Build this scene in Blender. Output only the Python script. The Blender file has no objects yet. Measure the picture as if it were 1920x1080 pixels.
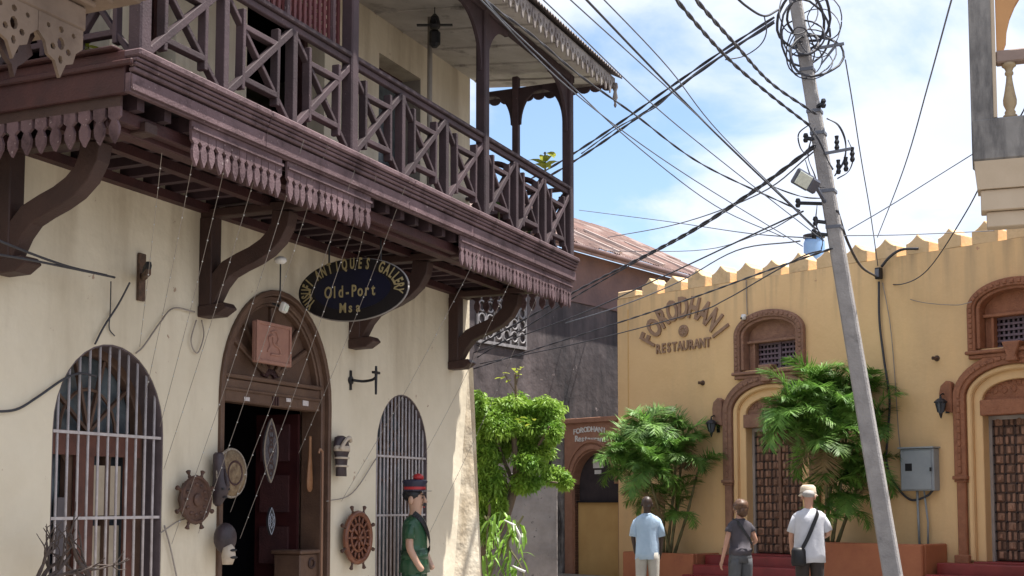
import bpy, bmesh, math, random
from math import sin, cos, tan, pi, radians, sqrt, atan2
from mathutils import Vector, Matrix, noise
from mathutils.geometry import tessellate_polygon
random.seed(7)
S = bpy.context.scene
COL = S.collection
# ------------------------------------------------------------------ camera
F_PX = 2450.0; PITCH = radians(4.5); CY = 945 - F_PX * tan(PITCH); CH = 1.55
cd = bpy.data.cameras.new('camera'); cam = bpy.data.objects.new('camera', cd); COL.objects.link(cam)
cam.location = (0, 0, CH); cam.rotation_euler = (radians(90) + PITCH, 0, 0)
cd.sensor_width = 36; cd.lens = 36 * F_PX / 1920; cd.shift_y = (CY - 540) / 1920
cd.clip_start = 0.1; cd.clip_end = 3000
S.camera = cam
# ------------------------------------------------------------------ light
SUN_AZ = Vector((0.985, 0.17)).normalized(); SUN_EL = radians(70)
sl = bpy.data.lights.new('sun', 'SUN'); sl.energy = 4.4; sl.angle = radians(0.6); sl.color = (1, .95, .87)
so = bpy.data.objects.new('sun', sl); COL.objects.link(so)
sd = Vector((SUN_AZ.x * cos(SUN_EL), SUN_AZ.y * cos(SUN_EL), sin(SUN_EL)))
so.rotation_euler = sd.to_track_quat('Z', 'Y').to_euler(); so.location = (0, 0, 40)
S.view_settings.view_transform = 'Standard'; S.view_settings.look = 'None'
S.view_settings.exposure = 1.15; S.view_settings.gamma = 1
S.view_settings.use_curve_mapping = False
W = bpy.data.worlds.new('World'); S.world = W; W.use_nodes = True
nt = W.node_tree; nt.nodes.clear(); N = nt.nodes.new; LK = nt.links.new
out = N('ShaderNodeOutputWorld'); bg = N('ShaderNodeBackground'); bg.inputs[1].default_value = .1
sky = N('ShaderNodeTexSky'); sky.sky_type = 'NISHITA'; sky.sun_disc = False
sky.sun_elevation = SUN_EL; sky.sun_rotation = atan2(SUN_AZ.x, SUN_AZ.y)
sky.air_density = 1.0; sky.dust_density = 0.6; sky.ozone_density = 1.4
tc = N('ShaderNodeTexCoord'); sep = N('ShaderNodeSeparateXYZ'); LK(tc.outputs['Generated'], sep.inputs[0])
def mth(op, a, b=None, c=None):
    n = N('ShaderNodeMath'); n.operation = op
    for i, v in enumerate((a, b, c)):
        if v is None: continue
        if isinstance(v, (int, float)): n.inputs[i].default_value = v
        else: LK(v, n.inputs[i])
    return n.outputs[0]
zz = mth('ADD', mth('MAXIMUM', sep.outputs[2], 0), .22)
cx = N('ShaderNodeCombineXYZ'); LK(mth('DIVIDE', sep.outputs[0], zz), cx.inputs[0]); LK(mth('DIVIDE', sep.outputs[1], zz), cx.inputs[1])
cx.inputs[2].default_value = 3.1
n1 = N('ShaderNodeTexNoise'); n1.inputs['Scale'].default_value = 2.1; n1.inputs['Detail'].default_value = 9; n1.inputs['Roughness'].default_value = .56; n1.inputs['Distortion'].default_value = .35
LK(cx.outputs[0], n1.inputs['Vector'])
# a soft opening in the cloud deck low over the roofs
dv = N('ShaderNodeVectorMath'); dv.operation = 'DISTANCE'; LK(tc.outputs['Generated'], dv.inputs[0]); dv.inputs[1].default_value = Vector((.05, .93, .24)).normalized()
hole = N('ShaderNodeMapRange'); LK(dv.outputs['Value'], hole.inputs[0]); hole.inputs[1].default_value = .01; hole.inputs[2].default_value = .17; hole.inputs[3].default_value = -.23; hole.inputs[4].default_value = .05; hole.interpolation_type = 'SMOOTHSTEP'
cov = mth('ADD', n1.outputs[0], hole.outputs[0])
ramp = N('ShaderNodeMapRange'); ramp.interpolation_type = 'SMOOTHSTEP'; LK(cov, ramp.inputs[0]); ramp.inputs[1].default_value = .34; ramp.inputs[2].default_value = .56; ramp.inputs[3].default_value = .0; ramp.inputs[4].default_value = .97
n2 = N('ShaderNodeTexNoise'); n2.inputs['Scale'].default_value = 3.2; n2.inputs['Detail'].default_value = 6; LK(cx.outputs[0], n2.inputs['Vector'])
cc = N('ShaderNodeMix'); cc.data_type = 'RGBA'; LK(n2.outputs[0], cc.inputs[0]); cc.inputs[6].default_value = (3.9, 4.4, 5.5, 1); cc.inputs[7].default_value = (5.35, 5.5, 5.95, 1)
mx = N('ShaderNodeMix'); mx.data_type = 'RGBA'; LK(ramp.outputs[0], mx.inputs[0]); LK(sky.outputs[0], mx.inputs[6]); LK(cc.outputs[2], mx.inputs[7])
LK(mx.outputs[2], bg.inputs[0]); LK(bg.outputs[0], out.inputs[0])

# ------------------------------------------------------------------ frames
def ray(px, py):
    u = (px - 960) / F_PX; v = (CY - py) / F_PX
    return Vector((u, cos(PITCH) - v * sin(PITCH), sin(PITCH) + v * cos(PITCH)))
def P(px, py, Z):
    r = ray(px, py); return Vector((r.x / r.y * Z, Z, CH + r.z / r.y * Z))
class Fr:      # x along a wall, y into it, z up
    def __init__(s, ox, oy, a):
        s.o = Vector((ox, oy, 0)); s.a = a; s.R = Matrix.Rotation(a, 4, 'Z'); s.M = Matrix.Translation(s.o) @ s.R; s.I = s.M.inverted()
    def w(s, x, y, z): return s.M @ Vector((x, y, z))
    def l(s, v): return s.I @ Vector(v)
    def pix(s, px, py, t=0):
        d = s.R.inverted() @ ray(px, py); c = s.I @ Vector((0, 0, CH)); k = (-t - c.y) / d.y
        return (c.x + k * d.x, c.z + k * d.z)
    def pixs(s, px, py, x):
        d = s.R.inverted() @ ray(px, py); c = s.I @ Vector((0, 0, CH)); k = (x - c.x) / d.x
        return (-(c.y + k * d.y), c.z + k * d.z)
def mkfr(px, Z, a): p = P(px, 945, Z); return Fr(p.x, p.y, a)
L = mkfr(510, 12, radians(66.2))
Y = mkfr(1250, 25, -radians(47.3))
G = mkfr(1166, 29.5, radians(53.4))
WF = Fr(0, 0, 0)

# ------------------------------------------------------------------ materials
MATS = {}
def mat(name, c1, c2=None, rough=.75, scale=3, bump=.0, bscale=40, dirt=None, dscale=1.2, streak=False, dlo=.52, dhi=.72, metal=0, trans=0, spec=.4, vary=.0, emit=0, grain=None, lump=0, fleck=None, topstreaks=None):
    m = bpy.data.materials.new(name); m.use_nodes = True; t = m.node_tree; n = t.nodes.new; k = t.links.new
    b = t.nodes['Principled BSDF']; o = t.nodes['Material Output']
    g = n('ShaderNodeNewGeometry'); pos = g.outputs['Position']
    c2 = c2 or tuple(x * .72 for x in c1)
    nz = n('ShaderNodeTexNoise'); nz.inputs['Scale'].default_value = scale; nz.inputs['Detail'].default_value = 6; nz.inputs['Roughness'].default_value = .62
    if grain:
        mp = n('ShaderNodeMapping'); mp.inputs['Scale'].default_value = grain
        tcn = n('ShaderNodeTexCoord'); k(tcn.outputs['Object'], mp.inputs[0]); k(mp.outputs[0], nz.inputs['Vector'])
    else: k(pos, nz.inputs['Vector'])
    r = n('ShaderNodeMapRange'); r.inputs[1].default_value = .32; r.inputs[2].default_value = .68; k(nz.outputs[0], r.inputs[0])
    mix = n('ShaderNodeMix'); mix.data_type = 'RGBA'; k(r.outputs[0], mix.inputs[0]); mix.inputs[6].default_value = (*c1, 1); mix.inputs[7].default_value = (*c2, 1)
    col = mix.outputs[2]
    if dirt:
        d = n('ShaderNodeTexNoise'); d.inputs['Scale'].default_value = dscale; d.inputs['Detail'].default_value = 8; d.inputs['Roughness'].default_value = .68
        mp = n('ShaderNodeMapping'); mp.inputs['Scale'].default_value = (1, 1, .22 if streak else 1); k(pos, mp.inputs[0]); k(mp.outputs[0], d.inputs['Vector'])
        r2 = n('ShaderNodeMapRange'); r2.inputs[1].default_value = dlo; r2.inputs[2].default_value = dhi; k(d.outputs[0], r2.inputs[0])
        m2 = n('ShaderNodeMix'); m2.data_type = 'RGBA'; k(r2.outputs[0], m2.inputs[0]); k(col, m2.inputs[6]); m2.inputs[7].default_value = (*dirt, 1); col = m2.outputs[2]
    if topstreaks:  # streaks that thicken upward; stains on the ochre and grey walls
        sx_ = n('ShaderNodeSeparateXYZ'); k(pos, sx_.inputs[0]); gz = n('ShaderNodeMapRange'); k(sx_.outputs[2], gz.inputs[0]); gz.inputs[1].default_value = topstreaks[1]; gz.inputs[2].default_value = topstreaks[0]
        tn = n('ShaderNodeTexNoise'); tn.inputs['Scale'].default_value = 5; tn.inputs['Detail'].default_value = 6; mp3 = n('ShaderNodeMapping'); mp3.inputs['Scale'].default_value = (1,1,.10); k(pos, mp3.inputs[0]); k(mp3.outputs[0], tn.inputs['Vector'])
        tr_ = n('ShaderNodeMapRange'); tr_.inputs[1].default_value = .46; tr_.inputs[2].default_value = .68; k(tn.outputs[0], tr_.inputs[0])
        mm_ = n('ShaderNodeMath'); mm_.operation = 'MULTIPLY'; k(gz.outputs[0], mm_.inputs[0]); k(tr_.outputs[0], mm_.inputs[1]); mm2 = n('ShaderNodeMath'); mm2.operation = 'MULTIPLY'; k(mm_.outputs[0], mm2.inputs[0]); mm2.inputs[1].default_value = topstreaks[3]
        m4 = n('ShaderNodeMix'); m4.data_type = 'RGBA'; k(mm2.outputs[0], m4.inputs[0]); k(col, m4.inputs[6]); m4.inputs[7].default_value = (*topstreaks[2], 1); col = m4.outputs[2]
    if fleck:
        fn = n('ShaderNodeTexNoise'); fn.inputs['Scale'].default_value = fleck[1]; fn.inputs['Detail'].default_value = 4; fn.inputs['Roughness'].default_value = .7; k(pos, fn.inputs['Vector'])
        fr_ = n('ShaderNodeMapRange'); fr_.inputs[1].default_value = fleck[2]; fr_.inputs[2].default_value = fleck[2]+.035; k(fn.outputs[0], fr_.inputs[0])
        m3 = n('ShaderNodeMix'); m3.data_type = 'RGBA'; k(fr_.outputs[0], m3.inputs[0]); k(col, m3.inputs[6]); m3.inputs[7].default_value = (*fleck[0], 1); col = m3.outputs[2]
    if vary:
        oi = n('ShaderNodeObjectInfo'); hv = n('ShaderNodeHueSaturation'); r3 = n('ShaderNodeMapRange'); k(oi.outputs['Random'], r3.inputs[0])
        r3.inputs[3].default_value = 1 - vary; r3.inputs[4].default_value = 1 + vary; k(r3.outputs[0], hv.inputs['Value']); k(col, hv.inputs['Color']); col = hv.outputs[0]
    k(col, b.inputs['Base Color']); b.inputs['Roughness'].default_value = rough; b.inputs['Metallic'].default_value = metal
    b.inputs['Specular IOR Level'].default_value = spec
    if bump:
        bn = n('ShaderNodeTexNoise'); bn.inputs['Scale'].default_value = bscale; bn.inputs['Detail'].default_value = 5; k(pos, bn.inputs['Vector'])
        bp = n('ShaderNodeBump'); bp.inputs['Strength'].default_value = bump; bp.inputs['Distance'].default_value = .02; k(bn.outputs[0], bp.inputs['Height'])
        if lump:
            ln_ = n('ShaderNodeTexNoise'); ln_.inputs['Scale'].default_value = 2.6; ln_.inputs['Detail'].default_value = 4; k(pos, ln_.inputs['Vector'])
            b2 = n('ShaderNodeBump'); b2.inputs['Strength'].default_value = lump; b2.inputs['Distance'].default_value = .12; k(ln_.outputs[0], b2.inputs['Height']); k(b2.outputs[0], bp.inputs['Normal'])
        k(bp.outputs[0], b.inputs['Normal'])
    if trans:
        tr = n('ShaderNodeBsdfTranslucent'); k(col, tr.inputs[0]); ms = n('ShaderNodeMixShader'); ms.inputs[0].default_value = trans
        k(b.outputs[0], ms.inputs[1]); k(tr.outputs[0], ms.inputs[2]); k(ms.outputs[0], o.inputs['Surface'])
    if emit:
        b.inputs['Emission Color'].default_value = (*c1, 1); b.inputs['Emission Strength'].default_value = emit
    m.diffuse_color = (*c1, 1); MATS[name] = m; return m
cream = mat('cream_plaster', (.71, .64, .51), (.62, .55, .425), .9, 1.1, .18, 16, (.45, .385, .285), 1.1, streak=True, dlo=.52, dhi=.80, lump=.2, topstreaks=(4.3, 2.2, (.40,.33,.24), .6), fleck=((.38,.27,.2), 7, .69))  # streaky tone grows darker upward towards the balcony deck
creamd = mat('interior_plaster', (.22, .19, .15), None, .9)
corner_pl = mat('worn_plaster', (.70, .64, .52), (.55, .46, .34), .9, 3, .3, 20, (.36,.29,.2), 2.2, streak=True, dlo=.52, dhi=.68, lump=.6)
woodf = mat('faded_purple_brown_paint', (.165, .105, .115), (.098, .058, .064), .75, 3, .3, 60, (.05, .026, .03), 4, dlo=.50, dhi=.68, vary=.18, fleck=((.30,.23,.23), 24, .64))
woodr = mat('rail_paint', (.072, .045, .052), (.040, .026, .030), .75, 3, .25, 60, vary=.22, fleck=((.2,.15,.15), 30, .68))
woodd = mat('dark_red_brown_timber', (.070, .024, .024), (.036, .014, .016), .6, 4, .3, 60, vary=.15)
woodj = mat('underside_timber', (.055, .030, .036), (.03, .017, .021), .7, 4, .2, 60, vary=.2)
woodb = mat('bracket_timber', (.062, .032, .027), (.038, .020, .018), .6, 3, .25, 50, vary=.1)
wooddoor = mat('door_brown', (.135, .078, .052), (.085, .048, .034), .5, 5, .25, 60)
screenm = mat('red_brown_lattice', (.16, .05, .05), (.10, .03, .035), .6, 5)
ceilm = mat('balcony_ceiling_paint', (.60, .57, .54), (.42, .39, .36), .85, 2.2, .15, 20, (.19, .17, .16), 2.5, dlo=.55, dhi=.7)
eavem = mat('eave_paint', (.30, .27, .25), (.19, .16, .15), .8, 4, .2, 30, (.10, .08, .08), 7, dlo=.5, dhi=.65)
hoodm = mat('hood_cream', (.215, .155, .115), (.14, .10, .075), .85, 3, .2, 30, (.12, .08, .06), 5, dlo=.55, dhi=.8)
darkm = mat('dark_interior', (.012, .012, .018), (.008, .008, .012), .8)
glass = mat('reflection_toned_glass', (.13, .155, .17), (.03, .036, .045), .15, 3.2, spec=.6)  # opaque panes; blue-grey reflections and drapery are mottled into the colour
bars = mat('grey_painted_iron', (.52, .48, .48), (.36, .32, .32), .6, 12, .2, 80)
yel = mat('ochre_plaster', (.75, .51, .265), (.70, .465, .235), .88, .8, .2, 16, (.58, .40, .22), .75, streak=True, dlo=.50, dhi=.80, lump=.15, topstreaks=(5.75, 4.5, (.36,.26,.16), .75), fleck=((.5,.29,.17), 5, .70))
yelm = mat('ochre_trim', (.66, .43, .19), (.6, .385, .16), .85, 3, .15, 30)
yelmer = mat('merlon_paint', (.70, .50, .29), (.60, .42, .23), .88, 4, .3, 22, (.34, .25, .16), 3, dlo=.55, dhi=.8)
trimA = mat('brown_carved_trim', (.30, .165, .11), (.21, .112, .078), .8, 8, .7, 45, vary=.06)
trimB = mat('orange_brown_carved_trim', (.33, .14, .075), (.24, .10, .055), .8, 8, .7, 45, vary=.06)
trimC = mat('portal_terracotta', (.36, .19, .125), (.29, .145, .095), .8, 6, .4, 40)
letterm = mat('letter_brown', (.34, .215, .14), (.26, .16, .105), .8, 10, .2, 50)
terra = mat('terracotta_paint', (.40, .15, .07), (.32, .11, .055), .75, 2, .2, 20, (.2, .08, .05), 2, dlo=.58, dhi=.8)
redst = mat('red_step_paint', (.24, .03, .03), (.17, .022, .022), .45, 3, .1, 20)
carve = mat('carved_door_wood', (.29, .16, .105), (.17, .09, .06), .65, 14, .5, 60, vary=.35)
carved2 = mat('carved_door_ground', (.085, .045, .032), None, .7, 12)
iron = mat('black_iron', (.03, .03, .035), None, .45, 10, metal=.4)
grillm = mat('purple_grey_grille', (.17, .12, .15), (.12, .08, .10), .5, 12)
greyw = mat('stained_grey_plaster', (.135, .11, .112), (.062, .05, .053), .92, 1.1, .4, 9, (.022, .02, .024), .55, streak=True, dlo=.42, dhi=.60, lump=.28, topstreaks=(7.2, 2.5, (.02,.018,.022), .9), fleck=((.24,.20,.20), 3.2, .68))
pinkw = mat('pink_plaster', (.17, .11, .105), (.11, .075, .078), .9, 1.2, .3, 12, (.12, .09, .09), .8, streak=True, dlo=.5, dhi=.8)
concw = mat('rough_concrete', (.30, .28, .26), (.17, .155, .15), .92, 2.5, .6, 18, (.05, .045, .045), 2.2, streak=True, dlo=.52, dhi=.62)
rust = mat('rusty_corrugated_iron', (.25, .145, .12), (.12, .065, .055), .7, 2.5, .2, 20, (.38, .29, .26), 1.6, dlo=.52, dhi=.62, vary=.25)
whitem = mat('white_paint', (.75, .74, .72), (.6, .58, .56), .6, 8)
fretm = mat('pale_fretwork', (.34, .32, .33), (.17, .16, .165), .8, 10)
polem = mat('pole_concrete', (.36, .34, .33), (.25, .235, .23), .9, 5, .5, 40, (.17, .16, .16), 3, dlo=.58, dhi=.72)
cab = mat('black_cable', (.055, .055, .066), None, .6)
cabg = mat('grey_cable', (.15, .16, .19), None, .6)
cabl = mat('pale_cord', (.32, .28, .25), None, .7)
asph = mat('asphalt', (.22, .20, .175), (.17, .155, .135), .9, 3, .4, 60)
pave = mat('paving', (.30, .27, .24), (.24, .21, .19), .9, 4, .3, 40)
leafP = mat('palm_leaf', (.20, .36, .065), (.065, .17, .03), .55, 6, trans=.30, vary=.35, spec=.5)
leafQ = mat('palm_leaf_new', (.34, .54, .05), (.2, .4, .04), .55, 6, trans=.35, vary=.2)
stemP = mat('palm_stem', (.20, .20, .10), (.12, .10, .05), .7, 8, .2, 40)
leafT = mat('fine_tree_leaf', (.33, .49, .07), (.10, .24, .03), .5, 2.3, trans=.35)
leafY = mat('young_yellow_leaf', (.50, .52, .09), (.36, .42, .06), .5, 8, trans=.3)
leafM = mat('broad_leaf', (.22, .38, .04), (.12, .25, .03), .4, 3, trans=.3, vary=.3)
bark = mat('bark', (.19, .14, .10), (.11, .08, .06), .9, 10, .6, 50)
twig = mat('dry_twig', (.10, .075, .065), (.06, .045, .04), .9, 10, .3, 60)
shieldm = mat('woven_shield', (.27, .20, .12), (.10, .06, .035), .8, 16, .5, 60)
wheelm = mat('varnished_wheel_wood', (.22, .085, .045), (.12, .045, .028), .35, 8, .1, 60)
wheeld = mat('dark_wheel_wood', (.105, .052, .036), (.05, .026, .02), .5, 9, .2, 60)
maskd = mat('dark_mask_wood', (.06, .042, .048), (.03, .022, .026), .45, 8, .2, 50)
maskw = mat('pale_mask_paint', (.52, .45, .37), (.4, .33, .26), .6, 8)
signm = mat('navy_sign_paint', (.006, .008, .03), (.004, .005, .02), .45, 5)
signb = mat('black_sign_paint', (.012, .01, .012), None, .45, 5)
gold = mat('dull_gold_letter', (.40, .33, .17), (.3, .25, .13), .5, 20)
plaqm = mat('terracotta_plaque', (.36, .19, .145), (.30, .155, .12), .7, 8, .3, 50)
orng = mat('loggia_orange', (.56, .30, .13), (.5, .26, .11), .85, 2, .1, 20)
balm = mat('tan_baluster', (.42, .32, .19), (.34, .25, .15), .8, 8, .2, 40, (.2, .16, .12), 6, dlo=.55, dhi=.7)
weath = mat('weathered_grey_plaster', (.30, .28, .26), (.17, .16, .15), .92, 2.5, .3, 20, (.085, .08, .08), 2.2, streak=True, dlo=.48, dhi=.64)
corbm = mat('corbel_cream', (.56, .45, .33), (.48, .38, .27), .88, 2, .1, 20)
metb = mat('grey_meter_box', (.30, .33, .36), (.24, .27, .30), .5, 3, .05, 20)
boardm = mat('ochre_board', (.62, .40, .16), (.52, .32, .12), .7, 1.5, .1, 20)
skinD = mat('dark_skin', (.055, .032, .024), None, .5, 6)
skinL = mat('pale_skin', (.50, .28, .20), (.42, .23, .16), .5, 6)
blueS = mat('pale_blue_cotton', (.40, .52, .66), (.32, .44, .58), .85, 5, .2, 30)
whiteS = mat('white_cotton', (.60, .61, .66), (.50, .51, .56), .85, 5, .2, 30)
greyS = mat('charcoal_jersey', (.085, .075, .09), (.055, .05, .06), .85, 5, .2, 30)
greyT = mat('grey_trousers', (.10, .105, .115), (.07, .072, .08), .85, 5, .2, 30)
darkT = mat('brown_trousers', (.045, .035, .032), None, .85, 5, .2, 30)
beigeT = mat('beige_trousers', (.42, .40, .36), (.35, .33, .3), .85, 5, .2, 30)
hatm = mat('straw_hat', (.66, .56, .44), (.55, .45, .34), .8, 20, .3, 90)
hairB = mat('auburn_hair', (.055, .026, .016), (.15, .08, .045), .5, 25)
hairG = mat('grey_hair', (.4, .38, .36), None, .7)
blk = mat('black_leather', (.012, .012, .015), None, .5)
grnS = mat('green_painted_wood', (.03, .095, .048), (.02, .07, .035), .3, 4)
faceS = mat('painted_face', (.52, .33, .24), (.46, .28, .2), .35, 6)
capB = mat('navy_cap', (.03, .03, .06), None, .4)
redP = mat('red_paint', (.45, .03, .035), None, .4)
bluet = mat('blue_tank', (.18, .34, .62), (.14, .28, .55), .5, 3)
lampw = mat('lamp_lens', (.75, .8, .72), (.6, .65, .6), .3, 20)
lampg = mat('lamp_housing', (.10, .11, .15), None, .4)
curt = mat('blue_grey_curtain', (.10, .13, .17), (.05, .06, .09), .9, 10, grain=(30, 30, 1))
winw = mat('pale_jamb', (.30, .27, .24), None, .8)

# ------------------------------------------------------------------ mesh builder
class MB:
    def __init__(s): s.v = []; s.f = []; s.X = Matrix.Identity(4)
    def add(s, vs, fs):
        k = len(s.v); s.v += [s.X @ Vector(v) for v in vs]; s.f += [tuple(i + k for i in f) for f in fs]; return s
    def box(s, x0, x1, y0, y1, z0, z1):
        return s.add([(x0,y0,z0),(x1,y0,z0),(x1,y1,z0),(x0,y1,z0),(x0,y0,z1),(x1,y0,z1),(x1,y1,z1),(x0,y1,z1)],
              [(0,3,2,1),(4,5,6,7),(0,1,5,4),(1,2,6,5),(2,3,7,6),(3,0,4,7)])
    def beam(s, p0, p1, w, h, up=(0,1,0)):      # w across, h along 'up'
        p0 = Vector(p0); p1 = Vector(p1); d = (p1 - p0).normalized(); u = Vector(up); a = d.cross(u).normalized(); u = a.cross(d).normalized()
        vs = []
        for p in (p0, p1):
            for i, j in ((-1,-1),(1,-1),(1,1),(-1,1)): vs.append(p + a * (i * w / 2) + u * (j * h / 2))
        return s.add(vs, [(3,2,1,0),(4,5,6,7),(0,1,5,4),(1,2,6,5),(2,3,7,6),(3,0,4,7)])
    def tube(s, pts, r, n=6, cap=True):
        pts = [Vector(p) for p in pts]; m = len(pts); R = r if isinstance(r, (list, tuple)) else [r] * m
        vs = []; pa = None
        for i, p in enumerate(pts):
            d = (pts[min(i + 1, m - 1)] - pts[max(i - 1, 0)]).normalized()
            if pa is None: pa = d.orthogonal().normalized()
            a = (pa - d * pa.dot(d))
            a = a.normalized() if a.length > 1e-6 else d.orthogonal().normalized(); pa = a; b = d.cross(a)
            for j in range(n):
                t = 2 * pi * j / n; vs.append(p + (a * cos(t) + b * sin(t)) * R[i])
        fs = [(i*n+j, i*n+(j+1)%n, (i+1)*n+(j+1)%n, (i+1)*n+j) for i in range(m-1) for j in range(n)]
        if cap: fs += [tuple(range(n))[::-1], tuple(range((m-1)*n, m*n))]
        return s.add(vs, fs)
    def prism(s, poly, y0, y1, holes=()):      # poly in (x,z), extruded along y
        loops = [[Vector((p[0], p[1], 0)) for p in lp] for lp in [poly, *holes]]
        flat = [p for lp in loops for p in lp]; n = len(flat)
        tri = tessellate_polygon(loops)
        vs = [(p.x, y0, p.y) for p in flat] + [(p.x, y1, p.y) for p in flat]
        fs = [tuple(t) for t in tri] + [tuple(i + n for i in t[::-1]) for t in tri]
        k = 0
        for lp in loops:
            m = len(lp)
            for i in range(m): fs.append((k+i, k+(i+1)%m, k+(i+1)%m+n, k+i+n))
            k += m
        return s.add(vs, fs)
    def lathe(s, prof, n=12, c=(0,0,0), axis='z'):
        c = Vector(c); vs = []
        for r, z in prof:
            for j in range(n):
                t = 2*pi*j/n
                q = Vector((r*cos(t), r*sin(t), z)) if axis == 'z' else Vector((r*cos(t), -z, r*sin(t)))
                vs.append(c + q)
        m = len(prof)
        fs = [(i*n+j, i*n+(j+1)%n, (i+1)*n+(j+1)%n, (i+1)*n+j) for i in range(m-1) for j in range(n)]
        fs += [tuple(range(n))[::-1], tuple(range((m-1)*n, m*n))]
        return s.add(vs, fs)
    def loft(s, rings, n=16):                    # rings: (cx,cy,cz,rx,ry[,tilt axis dir])
        vs = []
        for r in rings:
            c = Vector(r[0:3]); d = Vector(r[5]).normalized() if len(r) > 5 else Vector((0,0,1))
            a = Vector((1,0,0)); a = (a - d*a.dot(d)).normalized(); b = d.cross(a)
            for j in range(n):
                t = 2*pi*j/n; vs.append(c + a*(r[3]*cos(t)) + b*(r[4]*sin(t)))
        m = len(rings)
        fs = [(i*n+j, i*n+(j+1)%n, (i+1)*n+(j+1)%n, (i+1)*n+j) for i in range(m-1) for j in range(n)]
        fs += [tuple(range(n))[::-1], tuple(range((m-1)*n, m*n))]
        return s.add(vs, fs)
    def ball(s, c, rx, ry=None, rz=None, n=12, m=8):
        ry = ry or rx; rz = rz or rx; c = Vector(c)
        prof = [(max(.001, sin(pi*i/m)), -cos(pi*i/m)) for i in range(m+1)]
        vs = [c + Vector((r*cos(2*pi*j/n)*rx, r*sin(2*pi*j/n)*ry, z*rz)) for r, z in prof for j in range(n)]
        fs = [(i*n+j, i*n+(j+1)%n, (i+1)*n+(j+1)%n, (i+1)*n+j) for i in range(m) for j in range(n)]
        return s.add(vs, fs)
    def torus(s, c, R, r, n=24, m=8, ax='y', sx=1, sz=1):
        pts = []
        for i in range(n):
            t = 2*pi*i/n
            for j in range(m):
                u = 2*pi*j/m; q = R + r*cos(u)
                v = (q*cos(t)*sx, r*sin(u), q*sin(t)*sz) if ax == 'y' else (q*cos(t), q*sin(t), r*sin(u))
                pts.append(Vector(c) + Vector(v))
        fs = [(i*m+j, i*m+(j+1)%m, ((i+1)%n)*m+(j+1)%m, ((i+1)%n)*m+j) for i in range(n) for j in range(m)]
        return s.add(pts, fs)
    def mesh(s, name, recalc=True, smooth=False):
        me = bpy.data.meshes.new(name); me.from_pydata([tuple(v) for v in s.v], [], s.f); me.update()
        if recalc:
            bm = bmesh.new(); bm.from_mesh(me); bmesh.ops.recalc_face_normals(bm, faces=bm.faces); bm.to_mesh(me); bm.free()
        if smooth:
            for p in me.polygons: p.use_smooth = True
        return me
def obj(name, m, material, parent=None, loc=None, rot=None, bev=0, smooth=False, scl=None, recalc=True):
    me = m.mesh(name, recalc, smooth) if isinstance(m, MB) else m
    if material and not me.materials: me.materials.append(material)
    o = bpy.data.objects.new(name, me); COL.objects.link(o)
    if parent: o.parent = parent
    if loc: o.location = loc
    if rot: o.rotation_euler = rot
    if scl: o.scale = scl
    if bev:
        md = o.modifiers.new('bevel', 'BEVEL'); md.width = bev; md.segments = 1; md.limit_method = 'ANGLE'; md.angle_limit = .7
    return o
def tag(o, label, cat, group=None):
    o['label'] = label; o['category'] = cat
    if group: o['group'] = group
    return o
def struct(o): o['kind'] = 'structure'; return o
def thing(name, label, cat, fr, loc=(0,0,0), group=None, rz=0):
    o = bpy.data.objects.new(name, None); COL.objects.link(o); o.empty_display_size = .2
    o.location = fr.w(*loc); o.rotation_euler = (0, 0, fr.a + rz); return tag(o, label, cat, group)
def arch(x0, x1, zb, zs, za, n=18, p=2.0):       # closed opening outline with a rounded head
    c = (x0+x1)/2; a = (x1-x0)/2; pts = [(x0, zb), (x1, zb)]
    for i in range(n+1):
        t = pi*i/n; pts.append((c + a*cos(t), zs + (za-zs)*abs(sin(t))**(2/p)))
    return pts
def archband(mb, x0, x1, zb, zs, za, w, y0, y1, n=20):   # frame following an arch opening, open at the foot
    c = (x0+x1)/2; a = (x1-x0)/2; r = za-zs
    def path(d):
        return [(c+(a-d), zb)] + [(c+(a-d)*cos(pi*i/n), zs+(r-d)*sin(pi*i/n)) for i in range(n+1)] + [(c-(a-d), zb)]
    o = path(0); i = path(w); m = len(o)
    vs = [(p[0], y, p[1]) for y in (y0, y1) for p in o + i]
    M2 = 2*m; fs = []
    for k in range(m-1):
        fs += [(k, k+1, m+k+1, m+k), (M2+k, M2+m+k, M2+m+k+1, M2+k+1), (k, M2+k, M2+k+1, k+1), (m+k, m+k+1, M2+m+k+1, M2+m+k)]
    fs += [(0, m, M2+m, M2), (m-1, M2+m-1, M2+2*m-1, 2*m-1)]
    mb.add(vs, fs); return mb
def text_mesh(ch, size, depth, font_scale_x=1, bold=0):
    cu = bpy.data.curves.new('t', 'FONT'); cu.body = ch; cu.size = size; cu.extrude = depth/2; cu.align_x = 'CENTER'; cu.align_y = 'CENTER'; cu.resolution_u = 3; cu.offset = bold
    o = bpy.data.objects.new('t', cu); COL.objects.link(o); bpy.context.view_layer.update()
    me = bpy.data.meshes.new_from_object(o.evaluated_get(bpy.context.evaluated_depsgraph_get())); COL.objects.unlink(o); bpy.data.objects.remove(o)
    me.transform(Matrix.Rotation(radians(90), 4, 'X') @ Matrix.Diagonal((font_scale_x, 1, 1, 1)))
    return me
def embolden(o, w):
    return o

# ================================================================== GROUND
g = MB(); g.add([(-1500,-1500,0),(1500,-1500,0),(1500,1500,0),(-1500,1500,0)], [(0,1,2,3)])
struct(obj('ground', g, asph, recalc=False))
g = MB(); g.X = Y.M; g.box(-6, 14, -2.6, .0, -.05, .13)
struct(obj('pavement', g, pave, bev=.02))
g = MB(); g.X = L.M; g.box(-8, 4.6, -1.0, .0, -.05, .14)
struct(obj('pavement', g, pave, bev=.02))

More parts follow.
